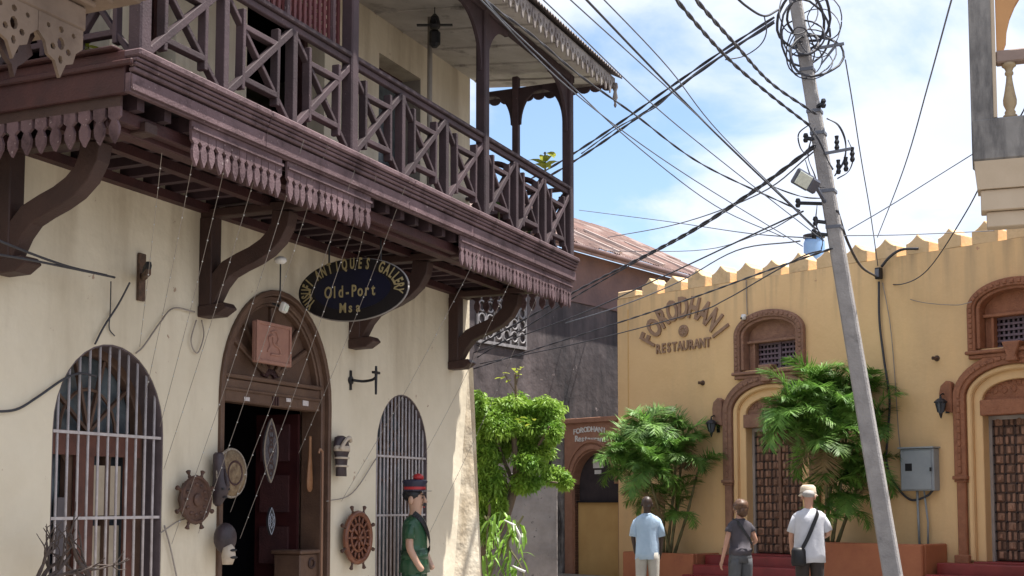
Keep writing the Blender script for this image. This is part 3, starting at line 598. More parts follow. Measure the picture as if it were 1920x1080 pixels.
# doors and windows
bossH = MB().box(-.062,.062,-.03,0,-.062,.062).mesh('boss'); bossL = MB().box(-.034,.034,-.05,-.03,-.05,.05).mesh('boss_cap')
def bevd(me, w_=.012):
    bm = bmesh.new(); bm.from_mesh(me); bmesh.ops.bevel(bm, geom=bm.edges[:], offset=w_, segments=1, affect='EDGES'); bm.to_mesh(me); bm.free(); return me
bevd(bossH, .014); bevd(bossL, .010)
def entrance(c, tr):
    ds = MB(); archband(ds, c-1.03, c+1.03, 1.98, 3.22, 3.89, .20, -.10, -.002, 26); dsu = obj('door_surround', ds, tr, R, bev=.008)
    a = 1.03; 
    bl = MB().box(-.028,.028,-.022,0,-.05,.05).mesh('carved_block'); bevd(bl, .009)
    for sgn in (-1,1):
        for k in range(11): obj('carved_block', bl, tr, dsu, loc=(c+sgn*.93, -.10, 2.08+k*.105))
        obj('pilaster', MB().box(c+sgn*.93-.075, c+sgn*.93+.075, -.09, -.002, .66, 1.93), tr, dsu, bev=.015)
        obj('pilaster_capital', MB().box(c+sgn*.93-.125, c+sgn*.93+.125, -.13, -.002, 1.93, 1.99).box(c+sgn*.93-.105, c+sgn*.93+.105, -.11, -.002, 1.89, 1.928), tr, dsu, bev=.012)
        obj('pilaster_base', MB().box(c+sgn*.93-.12, c+sgn*.93+.12, -.14, -.002, .50, .76), tr, dsu, bev=.015)
        e = [(c+sgn*q[0], q[1]) for q in ((1.035,2.98),(1.16,3.02),(1.24,3.10),(1.25,3.30),(1.22,3.42),(1.12,3.50),(1.035,3.46))]
        obj('surround_ear', MB().prism(e, -.12, -.002), tr, dsu, bev=.012)
    for k in range(23):
        t = pi*(k+.5)/23; o = obj('carved_block', bl, tr, dsu, loc=(c+.93*cos(t), -.10, 3.22+.57*sin(t)))
        o.rotation_euler = (0, -atan2(.57*cos(t)/.93, -sin(t)) + pi/2 if 0 else -(t-pi/2)*.8, 0)
        o.rotation_euler = (0, pi/2 - atan2(cos(t)*.67, sin(t)) if 0 else atan2(cos(t)*.67, sin(t)) + pi/2, 0)
    rm = MB(); archband(rm, c-.83, c+.83, .66, 3.20, 3.69, .085, -.05, -.002, 26); obj('roll_moulding', rm, yel, R, bev=.02)
    rm = MB(); archband(rm, c-.744, c+.744, .66, 3.18, 3.61, .145, .03, .30, 26); obj('reveal', rm, yel, R, bev=.01)
    tym = obj('tympanum', MB().prism([(c-.60,3.16),(c+.60,3.16)] + [(c+.60*cos(pi*i/20), 3.18+.40*sin(pi*i/20)) for i in range(21)], .10, .16), tr, R)
    rg = random.Random(int(c*10))
    for k in range(14):                        # scrolling relief
        xx = c-.5+k*.077; zz_ = 3.22+.30*sqrt(max(0,1-((xx-c)/.56)**2))*rg.uniform(.25,.85)
        obj('relief', MB().torus((xx,.10,zz_), .045, .013, 12, 5), tr, tym, smooth=True)
    obj('lintel', MB().box(c-.62, c+.62, -.02, .18, 2.92, 3.16), tr, R, bev=.012)
    kz = MB().prism([(c-.10,3.72),(c+.10,3.72),(c+.07,3.80),(c+.15,4.02),(c-.15,4.02),(c-.07,3.80)], -.2, -.002); obj('keystone', kz, tr, R, bev=.015)
    obj('door_frame', MB().box(c-.60, c-.55, .22, .34, .66, 2.92).box(c+.55, c+.60, .22, .34, .66, 2.92).box(c-.55, c+.55, .22, .34, 2.86, 2.92), mat('white_door_edge', (.40,.36,.34), None, .6), R)
    for sgn in (-1,1):
        lf = obj('door_leaf', MB().box(c+(0.004 if sgn>0 else -.546), c+(.546 if sgn>0 else -.004), .26, .32, .68, 2.86), carved2, R)
        for i in range(3):
            for j in range(15):
                x = c + sgn*(.10+i*.175); z = .76+j*.148
                if (i+j)%2 == 0:
                    sc_ = random.uniform(.88,1.06); rr_ = random.uniform(-.05,.05); obj('boss', bossH, carve, lf, loc=(x,.262,z), rot=(0,rr_,0), scl=(sc_,random.uniform(.6,1.1),sc_)); obj('boss_cap', bossL, carve, lf, loc=(x,.262,z), rot=(0,rr_,0), scl=(random.uniform(.7,1.1),.9,random.uniform(.7,1.1)))
                else:
                    obj('boss', bossH, carve, lf, loc=(x-.042*1,.262,z), rot=(0,random.uniform(-.04,.04),0), scl=(.40,random.uniform(.5,1),random.uniform(.9,1.1))); obj('boss', bossH, carve, lf, loc=(x+.042,.262,z), rot=(0,random.uniform(-.04,.04),0), scl=(.40,random.uniform(.5,1),random.uniform(.9,1.1)))
        st = MB()
        for i in range(4):
            for j in range(15): st.ball((c+sgn*(.012+i*.175), .26, .83+j*.148), .016, .03, .016, 6, 4)
        obj('stud_rows', st, iron, lf, smooth=True)['kind'] = 'stuff'
    obj('door_mullion', MB().box(c-.03, c+.03, .21, .26, .68, 2.86), carve, R, bev=.008)
    # red steps
    for i in range(4): obj('step', MB().box(c-1.15-(.0), c+1.15, -.25-.30*(i+1), -.21 if i==3 else -.25-.30*i, 0 if 0 else .0, .64-.165*i+0*i) if i else MB().box(c-1.15, c+1.15, -.50, -.16, 0, .64), redst, R, bev=.015)
    obj('threshold', MB().box(c-.72, c+.72, -.158, .45, .0, .665), redst, R, bev=.01)
def upper_window(c, tr):
    f = MB(); archband(f, c-.755, c+.755, 3.93, 4.60, 5.02, .13, -.10, -.002, 22); wf = obj('window_surround', f, tr, R, bev=.01)
    bl = MB().box(-.028,.028,-.02,0,-.032,.032).mesh('carved_block'); bevd(bl, .008)
    for sgn in (-1,1):
        for k in range(8): obj('carved_block', bl, tr, wf, loc=(c+sgn*.69, -.10, 4.0+k*.08))
    for k in range(19):
        t = pi*(k+.5)/19; o = obj('carved_block', bl, tr, wf, loc=(c+.69*cos(t), -.10, 4.60+.355*sin(t))); o.rotation_euler = (0, atan2(cos(t)*.5, sin(t)) + pi/2, 0)
    f = MB(); archband(f, c-.622, c+.622, 3.96, 4.58, 4.90, .06, -.06, .30, 22); obj('inner_arch', f, tr, wf, bev=.01)
    obj('tympanum', MB().prism([(c-.56,4.50),(c+.56,4.50)] + [(c+.56*cos(pi*i/16), 4.56+.29*sin(pi*i/16)) for i in range(17)], .12, .2), tr, wf)
    obj('inner_lintel', MB().box(c-.56, c+.56, .04, .2, 4.45, 4.50), tr, wf, bev=.008)
    obj('window_jamb', MB().box(c-.56, c-.44, .12, .25, 3.97, 4.45), tr, wf, bev=.01)
    obj('window_jamb', MB().box(c-.44, c-.40, .08, .2, 3.97, 4.45), tr, wf)
    obj('sill', MB().box(c-.78, c+.78, -.15, -.002, 3.87, 3.928).box(c-.74, c+.74, -.11, -.002, 3.80, 3.868), tr, wf, bev=.015)
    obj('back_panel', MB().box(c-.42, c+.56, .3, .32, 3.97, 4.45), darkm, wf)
    for i in range(12): obj('grille_bar', MB().box(c-.38+i*.079-.0165, c-.38+i*.079+.0165, .215, .24, 3.965, 4.45), grillm, wf)
    for j in range(6): obj('grille_rail', MB().box(c-.40, c+.56, .19, .213, 3.99+j*.088-.018, 3.99+j*.088+.018), grillm, wf)
    obj('grille_stile', MB().box(c+.06, c+.10, .17, .188, 3.965, 4.45), grillm, wf)
entrance(C1, trimA); entrance(C2, trimB); upper_window(C1, trimA); upper_window(C2, trimB)
# lettering
lc = (.47, 4.27)
word = 'FORODHANI'
obj_let = []
for i, ch in enumerate(word):
    t = radians(152 - i*(152-28)/8); me = text_mesh(ch, .56, .035, .62, .018)
    o = obj('letter', me, letterm, R, loc=(lc[0]+.985*cos(t), -.02, lc[1]+.985*sin(t))); o.rotation_euler = (0, pi/2-t, 0)
    me.transform(Matrix.Translation((0,0,0)))
for i, ch in enumerate('RESTAURANT'):
    me = text_mesh(ch, .25, .03, .76, .007); obj('letter', me, letterm, R, loc=(-.16+i*.136, -.018, 4.53+i*.002))
md = MB().lathe([(.001,.0),(.115,0),(.115,.03),(.001,.03)], 20, (.47,-.002,4.83), 'y'); mdo = obj('medallion', md, letterm, R)
for k in range(8):
    t = 2*pi*k/8; obj('medallion_petal', MB().ball((.47+.065*cos(t), -.035, 4.83+.065*sin(t)), .026,.012,.026,8,5), letterm, mdo, smooth=True)
obj('wall_joint', MB().box(-.965,-.945,-.012,-.001,3.0,5.4), yelm, R)

# portal to the left of the restaurant
PT = thing('side_portal', 'terracotta arched side doorway between the grey wall and the yellow building', 'doorway', Y, (-2.77, 0, 0))
w = MB(); w.prism([(0,0),(1.53,0),(1.53,3.28),(0,3.28)], .02, .40, [arch(.22,1.50,0,1.95,2.62,18)[::-1]]); obj('wall', w, trimC, PT)
w = MB(); archband(w, .12, 1.52, 1.95, 1.96, 2.74, .09, -.03, .018, 20); obj('arch_moulding', w, trimC, PT, bev=.01)
w = MB(); archband(w, .02, 1.53, 1.95, 1.96, 2.86, .07, -.015, .018, 20); obj('arch_moulding', w, trimC, PT, bev=.01)
obj('cornice', MB().box(-.03,1.53,-.05,.018,3.20,3.30), trimC, PT, bev=.01)
for i, ch in enumerate('FORODHANI'): obj('letter', text_mesh(ch, .15, .012, 1, .004), whitem, PT, loc=(.30+i*.105, .012, 3.02+.04*sin(pi*i/8)))
for i, ch in enumerate('Restaurant'): obj('letter', text_mesh(ch, .17, .012, 1, .004), whitem, PT, loc=(.36+i*.088, .012, 2.88-.004*i))
obj('door_leaf', MB().box(.22,1.50,.20,.25,0,1.58), boardm, PT)
obj('door_frame', MB().box(.18,.22,.1,.3,0,1.95).box(.22,1.5,.14,.28,1.58,1.62), iron, PT)
obj('transom_panel', MB().prism(arch(.22,1.50,1.62,1.95,2.60,18), .24, .28), mat('dark_transom', (.055,.042,.045), (.03,.024,.028), .7, 4), PT)
tp = obj('notice', MB().box(.62,.90,.225,.238,2.28,2.46), whitem, PT); obj('notice', MB().box(.66,.84,.225,.238,2.16,2.24), whitem, PT)

# planters
def planter(x0, x1, h, lab):
    T = thing('planter', lab, 'planter', Y, (x0, -.80, 0))
    m = MB(); W_ = x1-x0
    m.box(0, W_, 0, .10, 0, h); m.box(0, .1, .10, .78, 0, h); m.box(W_-.1, W_, .10, .78, 0, h); obj('planter_wall', m, terra, T, bev=.02)
    obj('soil', MB().box(.1, W_-.1, .1, .78, 0, h-.06), mat('soil', (.06,.04,.03), None, .95, 8, .6, 40), T); return T
planter(-.42, 1.28, .66, 'low terracotta planter wall under the left palm clump')
planter(3.66, 5.80, .93, 'taller terracotta planter wall behind the leaning concrete pole')

# ================================================================== GREY BUILDING
GB = thing('grey_building', 'tall stained grey house with a rusty iron roof behind the leafy tree', 'building', G)
gw = MB(); gw.prism([(-9,0),(6,0),(6,7.0),(-9,7.0)], 0, .35); obj('wall', gw, greyw, GB)
obj('wall', MB().box(-9,6,-.02,-.001,6.0,7.0) if 0 else MB().box(-2.2,6,-.03,-.001,5.9,7.0), pinkw, GB)
obj('wall', MB().box(5.7,6,.35,5,0,7).box(-9,-8.7,.35,5,0,7).box(-9,6,5,5.3,0,8), greyw, GB)
# roof of lapped corrugated sheets
rfm = MB(); vs=[]; 
nsx = 12
for i in range(nsx*2+1):
    x = i*.9/(nsx*2); dz = .018 if i%2 else -.018
    for (y,z) in ((0,0),(2.4,1.2)): vs += [(x,y,z+dz)]
rfm.add(vs, [(i*2,i*2+2,i*2+3,i*2+1) for i in range(nsx*2)]); rme = rfm.mesh('roof_sheet', False)
for k in range(18):
    for r_ in range(2):
        o = obj('roof_sheet', rme, rust, GB, loc=(-9.2+k*.86, -.35+r_*2.3, 7.08+r_*1.16+.012*(k%2)+random.uniform(0,.02))); o.rotation_euler = (random.uniform(-.006,.01), random.uniform(-.01,.01), 0)
for k in (6,7,9,11,13): obj('roof_batten', MB().beam((-9+k*.95,-.3,7.17),(-9+k*.95+.1,2.0,8.32), .09,.05,(0,0,1)), mat('pale_batten%d'%k, (.5,.42,.38), None, .8), GB)
obj('gutter', MB().tube([(-9.3,-.42,7.0),(6.2,-.42,7.0)], .06, 8), pinkw, GB, smooth=True)
obj('eave_board', MB().box(-9.2,6.1,-.34,-.31,6.92,7.06), pinkw, GB)
# white pierced vent block high on the wall
fx0, fz0 = G.pix(893, 640); fx1, fz1 = G.pix(984, 548)
fo = obj('pierced_vent', MB().box(fx0, fx1, -.05,-.002, fz0-.02, fz0+.04), fretm, GB); obj('vent_bar', MB().box(fx0, fx1, -.05,-.002, fz1-.04, fz1), fretm, fo)
for i in range(6):
    for j in range(4):
        cxx = fx0+(i+.5)*(fx1-fx0)/6; czz = fz0+.08+(j+.5)*(fz1-fz0-.16)/4; rr = (fx1-fx0)/12*.78
        obj('vent_ring', MB().torus((cxx,-.03,czz), rr, .022, 12, 5), fretm, fo, smooth=True)
for i in range(7): x_ = fx0+i*(fx1-fx0)/6; obj('vent_bar', MB().box(x_-.013,x_+.013,-.045,-.005,fz0+.04,fz1-.04), fretm, fo)
# broken concrete pier and low front wall
PI_ = thing('masonry_pier', 'rough blackened masonry pier beside the terracotta side doorway', 'pier', Y, (-3.12, 0, 0))
pm = MB(); prof_ = []
for j in range(49):
    z = j*3.2/48
    for i in range(25):
        u = i/24*4; k_ = int(u); f_ = u-k_
        x, y = ((f_*.30,0),(.30,f_*.35),(.30*(1-f_),.35),(0,.35*(1-f_)))[min(k_,3)] if k_ < 4 else (0,0)
        nv = noise.noise_vector(Vector((x*7,y*7,z*5)))*.035; cr = .03*max(0, noise.noise(Vector((x*3+5,y*3,z*2.2))))
        pm.v.append(Vector((x+nv.x+(.15-x)*cr*3, y+nv.y+(.17-y)*cr*3, z)))
pm.f = [(j*25+i, j*25+i+1, (j+1)*25+i+1, (j+1)*25+i) for j in range(48) for i in range(24)] + [tuple(range(48*25, 49*25))]
obj('masonry', pm, concw, PI_)
bq = P(956, 905, 24.3); BF = Fr(bq.x, bq.y, radians(8)); cw = thing('boundary_wall', 'weathered grey concrete wall behind the tree trunk', 'wall', BF)
obj('masonry', MB().box(0,.90,0,.25,0,2.12), mat('boundary_plaster', (.33,.30,.29), (.21,.19,.185), .92, 2, .4, 15, (.07,.06,.062), 1.4, streak=True, dlo=.50, dhi=.72, lump=.6, fleck=((.1,.09,.09),6,.64)), cw, bev=.02)

# ================================================================== RIGHT LOGGIA
rp = P(1823, 300, 14.0); RL = Fr(rp.x, rp.y, radians(-20))
LG = thing('loggia_building', 'corner of an upper loggia with a weathered grey column, tan balusters and orange arch', 'building', RL)
def rz(py, t=0): return RL.pix(1850, py, t)[1]
x1c = RL.pix(1861, 150)[0]; zs_t = rz(222); zs_b = rz(300)
obj('column', MB().box(0, x1c, 0, .22, zs_b, 9.5), weath, LG, bev=.01)
obj('column_edge', MB().box(x1c+.001, x1c+.04, .02, .20, zs_t+.01, 9.5), corbm, LG)
obj('slab', MB().box(.0, 5, -.01, .45, zs_b-.004, zs_t), weath, LG, bev=.02)
obj('rail', MB().box(x1c+.04, 5, .03, .19, rz(118), rz(95)), mat('loggia_rail',(.33,.24,.2),None,.8), LG, bev=.015)
xb = RL.pix(1893, 170, -.1)[0]; zb0 = zs_t; zb1 = rz(118); H = zb1-zb0
pr = [(.075,0),(.075,.06),(.055,.08),(.06,.12),(.045,.16),(.07,.26),(.072,.34),(.055,.48),(.035,.68),(.03,.78),(.045,.80),(.045,.84),(.035,.86),(.05,.92),(.075,.95),(.075,1)]
bmesh_ = MB().lathe([(r, z*H) for r, z in pr], 14).mesh('baluster', smooth=True)
for i in range(10): obj('baluster', bmesh_, balm, LG, loc=(xb+i*.36, .11, zb0))
# arch wall behind, orange
aw = MB(); ax0 = x1c+.05; aw.prism([(ax0,zs_t+.75),(ax0+.06,zs_t+.75)] + [(ax0+.10+1.3-1.3*cos(pi*i/24), zs_t+.85+1.05*sin(pi*i/24)) for i in range(25)] + [(ax0+2.9,zs_t+.75),(5,zs_t+.75),(5,9.5),(ax0,9.5)], .05, .17); obj('arch_wall', aw, orng, LG)
obj('corbel', MB().add([(.02,.0,zs_b-.005),(5,.0,zs_b-.005),(5,.42,zs_b-.005),(.02,.42,zs_b-.005),(.05,.05,rz(352)),(5,.05,rz(352)),(5,.40,rz(352)),(.05,.40,rz(352))],[(0,1,2,3),(7,6,5,4),(0,4,5,1),(0,3,7,4),(2,6,7,3),(1,5,6,2)]), corbm, LG)
obj('corbel', MB().box(.075,5,.08,.36,rz(392),rz(353)), corbm, LG, bev=.01)
obj('corbel', MB().box(.13,5,.13,.33,rz(422),rz(393)), corbm, LG, bev=.01)
obj('wall', MB().box(2.2,5,.5,4,0,9.5), corbm, LG)

# ================================================================== SMALL THINGS ON THE LEFT BUILDING
def path(pts, n=6):                          # smooth curve through points
    pts = [Vector(p) for p in pts]
    if len(pts) < 3: return [pts[0].lerp(pts[-1], i/n) for i in range(n+1)]
    q = [pts[0]*2-pts[1]] + pts + [pts[-1]*2-pts[-2]]; out = []
    for i in range(1, len(q)-2):
        for k in range(n):
            t = k/n; a, b, c, d = q[i-1], q[i], q[i+1], q[i+2]
            out.append(.5*((2*b)+(c-a)*t+(2*a-5*b+4*c-d)*t*t+(3*b-a-3*c+d)*t**3))
    out.append(pts[-1]); return out
def at(px, py, t=0, fr=L): a, b = fr.pix(px, py, t); return (a, -t, b)
# oval hanging sign: hangs square to the wall and faces down the street
o_ = L.w(.35, 0, 0); SG = Fr(o_.x, o_.y, radians(-23.8))
sa, sz0 = SG.pix(562, 545); sb, _ = SG.pix(766, 535); cxs = (sa+sb)/2; _, ztop = SG.pix(663, 486); _, zbot = SG.pix(663, 601); czs = (ztop+zbot)/2; ra = (sb-sa)/2; rb = (ztop-zbot)/2
T = thing('hanging_sign', 'oval dark blue hanging sign lettered in dull gold under the timber balcony', 'sign', SG, (cxs, 0, czs))
def ell(a, b, n=48): return [(a*cos(2*pi*i/n), b*sin(2*pi*i/n)) for i in range(n)]
obj('sign_board', MB().prism(ell(ra, rb), -.02, .02), signb, T)
obj('sign_field', MB().prism(ell(ra*.70, rb*.66), -.024, -.0205), signm, T)
rim = MB(); rim.tube([(ra*cos(2*pi*i/48), 0, rb*sin(2*pi*i/48)) for i in range(49)], .011, 6); obj('rim', rim, mat('sign_rim',(.30,.28,.27),None,.5), T, smooth=True)
def on_ellipse(txt, a, b, t0, t1, size, sx):
    n = len(txt)
    for i, ch in enumerate(txt):
        if ch == ' ': continue
        t = t0 + (t1-t0)*i/(n-1); p = (a*cos(t), b*sin(t)); nn = Vector((cos(t)/a, sin(t)/b)).normalized()
        o = obj('letter', text_mesh(ch, size, .006, sx, .0035), gold, T, loc=(p[0], -.024, p[1])); o.rotation_euler = (0, atan2(nn.x, nn.y), 0)
on_ellipse('YUSUFI ANTIQUES GALLERY', ra*.845, rb*.83, radians(207), radians(-8), rb*.50, .50)
def line(txt, z, size, sx, adv):
    n = len(txt)
    for i, ch in enumerate(txt):
        if ch != ' ': obj('letter', text_mesh(ch, size, .006, sx, .0025), gold, T, loc=((i-(n-1)/2)*adv - .01, -.028, z))
line('Old-Port', -.02, rb*.54, .68, ra*.118); line('Msa', -rb*.60, rb*.44, .8, ra*.14)
for q in (-.45*ra, .5*ra): obj('hanger', MB().tube([(q,0,rb*.86),(q,0,4.0-czs)], .009, 6), iron, T)
# plaque
def wall_thing(name, label, cat, px, py, t=0, group=None, fr=L): a, b = fr.pix(px, py, t); return thing(name, label, cat, fr, (a, -t, b), group)
T = wall_thing('carved_plaque', 'pink terracotta relief plaque hanging over the brown arched doorway', 'plaque', 513, 645, .06)
a0, b0 = L.pix(482, 600, .06); a1, b1 = L.pix(546, 690, .06); hw = (a1-a0)/2; hh_ = (b0-b1)/2
obj('plate', MB().box(-hw, hw, 0, .05, -hh_, hh_), plaqm, T, bev=.012)
fr_ = MB(); 
for q in ((-hw,-hw+.03,-hh_,hh_),(hw-.03,hw,-hh_,hh_),(-hw+.03,hw-.03,-hh_,-hh_+.03),(-hw+.03,hw-.03,hh_-.03,hh_)): fr_.box(q[0],q[1],-.014,-.001,q[2],q[3])
obj('border', fr_, plaqm, T, bev=.004)
obj('relief', MB().tube(path([(-.10,-.004,-.08),(-.06,-.004,-.02),(-.08,-.004,.05),(-.02,-.004,.07),(.0,-.004,.0),(.08,-.004,-.03),(.1,-.004,-.09),(-.05,-.004,-.1)]), .012, 5), plaqm, T, smooth=True)
obj('relief', MB().tube(path([(-.05,-.004,.10),(.02,-.004,.12),(.07,-.004,.06),(.05,-.004,.01)]), .010, 5), plaqm, T, smooth=True)
# ship wheels
def ship_wheel(px, py, r, label, m1, m2, solid):
    T = wall_thing('ship_wheel', label, 'ship wheel', px, py, .07, 'ship wheels hung on the gallery wall')
    if solid:
        obj('disc', MB().lathe([(.001,-.01),(r*.92,-.01),(r*.95,.01),(r*.9,.03),(r*.6,.035),(.001,.05)], 8, axis='y'), m1, T)
        obj('rim', MB().torus((0,-.03,0), r*.92, .018, 16, 6), m1, T)
        for k in range(12):
            t = 2*pi*k/12; obj('carving', MB().ball((r*.62*cos(t), -.035, r*.62*sin(t)), .026, .014, .016, 7, 5), m2, T, smooth=True)
        obj('hub', MB().ball((0,-.05,0), r*.28, .02, r*.28, 12, 6), m1, T, smooth=True)
    else:
        obj('rim', MB().torus((0,-.02,0), r*.90, .030, 32, 8), m1, T, smooth=True)
        obj('rim', MB().torus((0,-.02,0), r*.50, .016, 28, 6), m1, T, smooth=True)
        obj('backing_disc', MB().lathe([(.001,.0),(r*.86,.0),(r*.86,.012),(.001,.012)], 28, axis='y'), mat('wheel_backing',(.06,.02,.014),None,.5), T)
        obj('hub', MB().lathe([(.001,.01),(r*.14,.01),(r*.12,.05),(.001,.06)], 12, axis='y'), m1, T)
        for k in range(8):
            t = 2*pi*k/8; obj('spoke', MB().tube([(r*.1*cos(t),-.03,r*.1*sin(t)),(r*.3*cos(t),-.03,r*.3*sin(t)),(r*.48*cos(t),-.03,r*.48*sin(t))], [.01,.018,.01], 6), m1, T, smooth=True)
        for k in range(16):
            t = 2*pi*k/16; obj('baluster_spindle', MB().tube([(r*.55*cos(t),-.03,r*.55*sin(t)),(r*.68*cos(t),-.03,r*.68*sin(t)),(r*.82*cos(t),-.03,r*.82*sin(t))], [.008,.014,.008], 6), m1, T, smooth=True)
    for k in range(8):
        t = 2*pi*(k+.5)/8; q = [.93, 1.0, 1.08, 1.18, 1.24, 1.27]
        obj('handle', MB().tube([(r*a*cos(t), -.02, r*a*sin(t)) for a in q], [.012,.016,.010,.018,.022,.010], 7), m2, T, smooth=True)
ship_wheel(362, 937, .205, 'dark solid ship wheel left of the brown arched doorway', wheeld, wheeld, True)
ship_wheel(668, 1008, .27, 'reddish spoked ship wheel between the doorway and the narrow barred window', wheelm, wheeld, False)
# shields, paddle, masks
T = wall_thing('round_shield', 'round tan woven shield at the left jamb of the shop door', 'shield', 434, 887, .12)
obj('disc', MB().lathe([(.001,-.03),(.15,-.02),(.20,.0),(.20,.01),(.13,.035),(.001,.045)], 28, axis='y'), shieldm, T, smooth=True)
obj('fringe', MB().torus((0,0,0), .205, .012, 32, 6), mat('shell_fringe',(.35,.31,.26),(.12,.09,.07),.7,60), T)
obj('relief', MB().torus((0,-.035,0), .10, .01, 20, 5), woodd, T)
T = wall_thing('leaf_shaped_shield', 'tall pointed oval shield hanging in the dark shop doorway', 'shield', 506, 845, .02)
lp = [(.085*sin(pi*i/14)**.9, -.29+.58*i/14) for i in range(15)]; lp2 = lp + [(-a,b) for a,b in lp[::-1][1:-1]]
obj('body', MB().prism([(x*1.25, z) for x, z in lp2], -.012, .012), mat('grey_shield',(.10,.09,.10),(.04,.035,.04),.7,30,.4,60), T, bev=.004)
obj('edge', MB().tube([(x*1.25, -.014, z) for x, z in lp2]+[(lp2[0][0]*1.25,-.014,lp2[0][1])], .008, 5), mat('shield_edge',(.24,.2,.16),None,.7), T)
for k in range(9): obj('relief', MB().torus((0,-.016,-.2+k*.05), .03+.012*sin(k*2.), .006, 10, 4), woodb, T)
T = wall_thing('small_carved_shield', 'small shield outlined with a pale dotted pattern low in the dark doorway', 'shield', 507, 977, -.15)
obj('body', MB().prism([(x*.62,z*.45) for x,z in lp2], -.01,.01), mat('shield_black',(.03,.03,.035),None,.6), T)
palem = mat('pale_bead',(.30,.32,.38),None,.5)
for sc in (1.0,.55): obj('bead_line', MB().tube([(x*.60*sc, -.014, z*.43*sc) for x, z in lp2]+[(lp2[0][0]*.6*sc,-.014,lp2[0][1]*.43*sc)], .004, 4), palem, T)
for a,b in ((-.03,-.03),(.03,-.03),(-.03,.03),(.03,.03),(0,0)): obj('bead_ring', MB().torus((a,-.014,b), .014, .003, 8, 4), palem, T)
T = wall_thing('wooden_paddle', 'light brown wooden paddle hanging against the maroon door leaf', 'paddle', 581, 870, -.06)
obj('blade', MB().loft([(0,0,.27,.020,.014),(0,0,.25,.020,.014),(0,0,.2,.016,.012),(0,0,.08,.020,.014),(0,0,-.05,.040,.016),(0,0,-.17,.052,.016),(0,0,-.24,.048,.014),(0,0,-.27,.02,.01)], 12), mat('paddle_wood',(.26,.13,.06),(.2,.09,.04),.45,8), T, smooth=True)
T = wall_thing('long_mask', 'long dark carved mask hung on the left side of the door frame', 'mask', 409, 897, .10)
obj('face', MB().loft([(0,0,.22,.03,.03),(0,0,.20,.055,.04),(0,-.01,.1,.06,.05),(0,-.015,0,.05,.06),(0,-.03,-.07,.07,.075),(0,-.02,-.15,.065,.06),(0,0,-.21,.04,.04),(0,0,-.235,.015,.02)], 14), maskd, T, smooth=True)
obj('eye', MB().ball((-.045,-.085,-.09), .016,.01,.012), iron, T); obj('eye', MB().ball((.03,-.09,-.09), .016,.01,.012), iron, T)
obj('nose', MB().loft([(0,-.06,.08,.008,.012),(0,-.085,.0,.014,.02),(0,-.10,-.06,.02,.02),(0,-.09,-.09,.01,.01)], 8), maskd, T, smooth=True)
obj('mouth', MB().ball((0,-.075,-.16), .03,.02,.01), iron, T)
T = wall_thing('striped_mask', 'black and pale striped carved mask on the wall right of the doorway', 'mask', 640, 855, .08)
obj('face', MB().loft([(-.02,0,.20,.03,.03),(-.01,0,.18,.09,.05),(0,0,.1,.12,.06),(0,0,.04,.115,.06),(.0,0,0,.10,.05),(0,0,-.06,.085,.05),(0,0,-.12,.07,.045),(0,0,-.2,.085,.04)], 16), maskd, T, smooth=True)
for z0_, z1_, xx in ((.10,.045,.12),(-.01,-.03,.105),(-.09,-.11,.082)): obj('stripe', MB().loft([(0,-.004,z1_,xx+.002,.064),(0,-.004,z0_,xx+.0,.064)], 16), maskw, T, smooth=True)
obj('crest', MB().tube(path([(-.10,-.05,.06),(-.05,-.07,.14),(.03,-.07,.18),(.09,-.05,.15)]), .022, 6), maskw, T, smooth=True)
T = wall_thing('bearded_mask', 'round brown mask with pale painted muzzle low on the door frame', 'mask', 422, 1020, .14)
obj('face', MB().ball((0,0,.05), .11, .09, .13, 16, 10), maskd, T, smooth=True)
obj('ear', MB().ball((.12,.02,.05), .03,.02,.06), maskw, T, smooth=True)
obj('muzzle', MB().loft([(-.03,-.05,-.17,.05,.04),(-.03,-.06,-.10,.06,.06),(-.03,-.06,-.03,.05,.05),(-.02,-.05,.0,.02,.03)], 12), maskw, T, smooth=True)
obj('mouth', MB().ball((-.03,-.115,-.11), .045,.02,.012), iron, T); obj('mouth', MB().ball((-.03,-.11,-.05), .04,.02,.012), iron, T)
T = wall_thing('carved_chest', 'carved brown wooden chest standing just inside the shop door on the right', 'chest', 583, 1050, -.05)
obj('box', MB().box(-.19,.19,-.0,.3,-1.10,.06), wooddoor, T, bev=.01); obj('lid', MB().box(-.22,.21,-.03,.32,.062,.10), wooddoor, T, bev=.01)
obj('carving', MB().torus((0,-.012,-.03), .045, .012, 14, 5), woodb, T)
for q in ((-.26,.46),(-.05,.42)):
    pass
T = wall_thing('walking_stick', 'polished curved walking stick leaning at the right door jamb', 'stick', 604, 920, .05)
obj('shaft', MB().tube(path([(0,0,-1.3),(0,0,-.2),(0,0,.32),(-.01,0,.38),(-.05,0,.40),(-.07,0,.36)]), .012, 7), mat('stick_wood',(.28,.15,.09),None,.3), T, smooth=True)
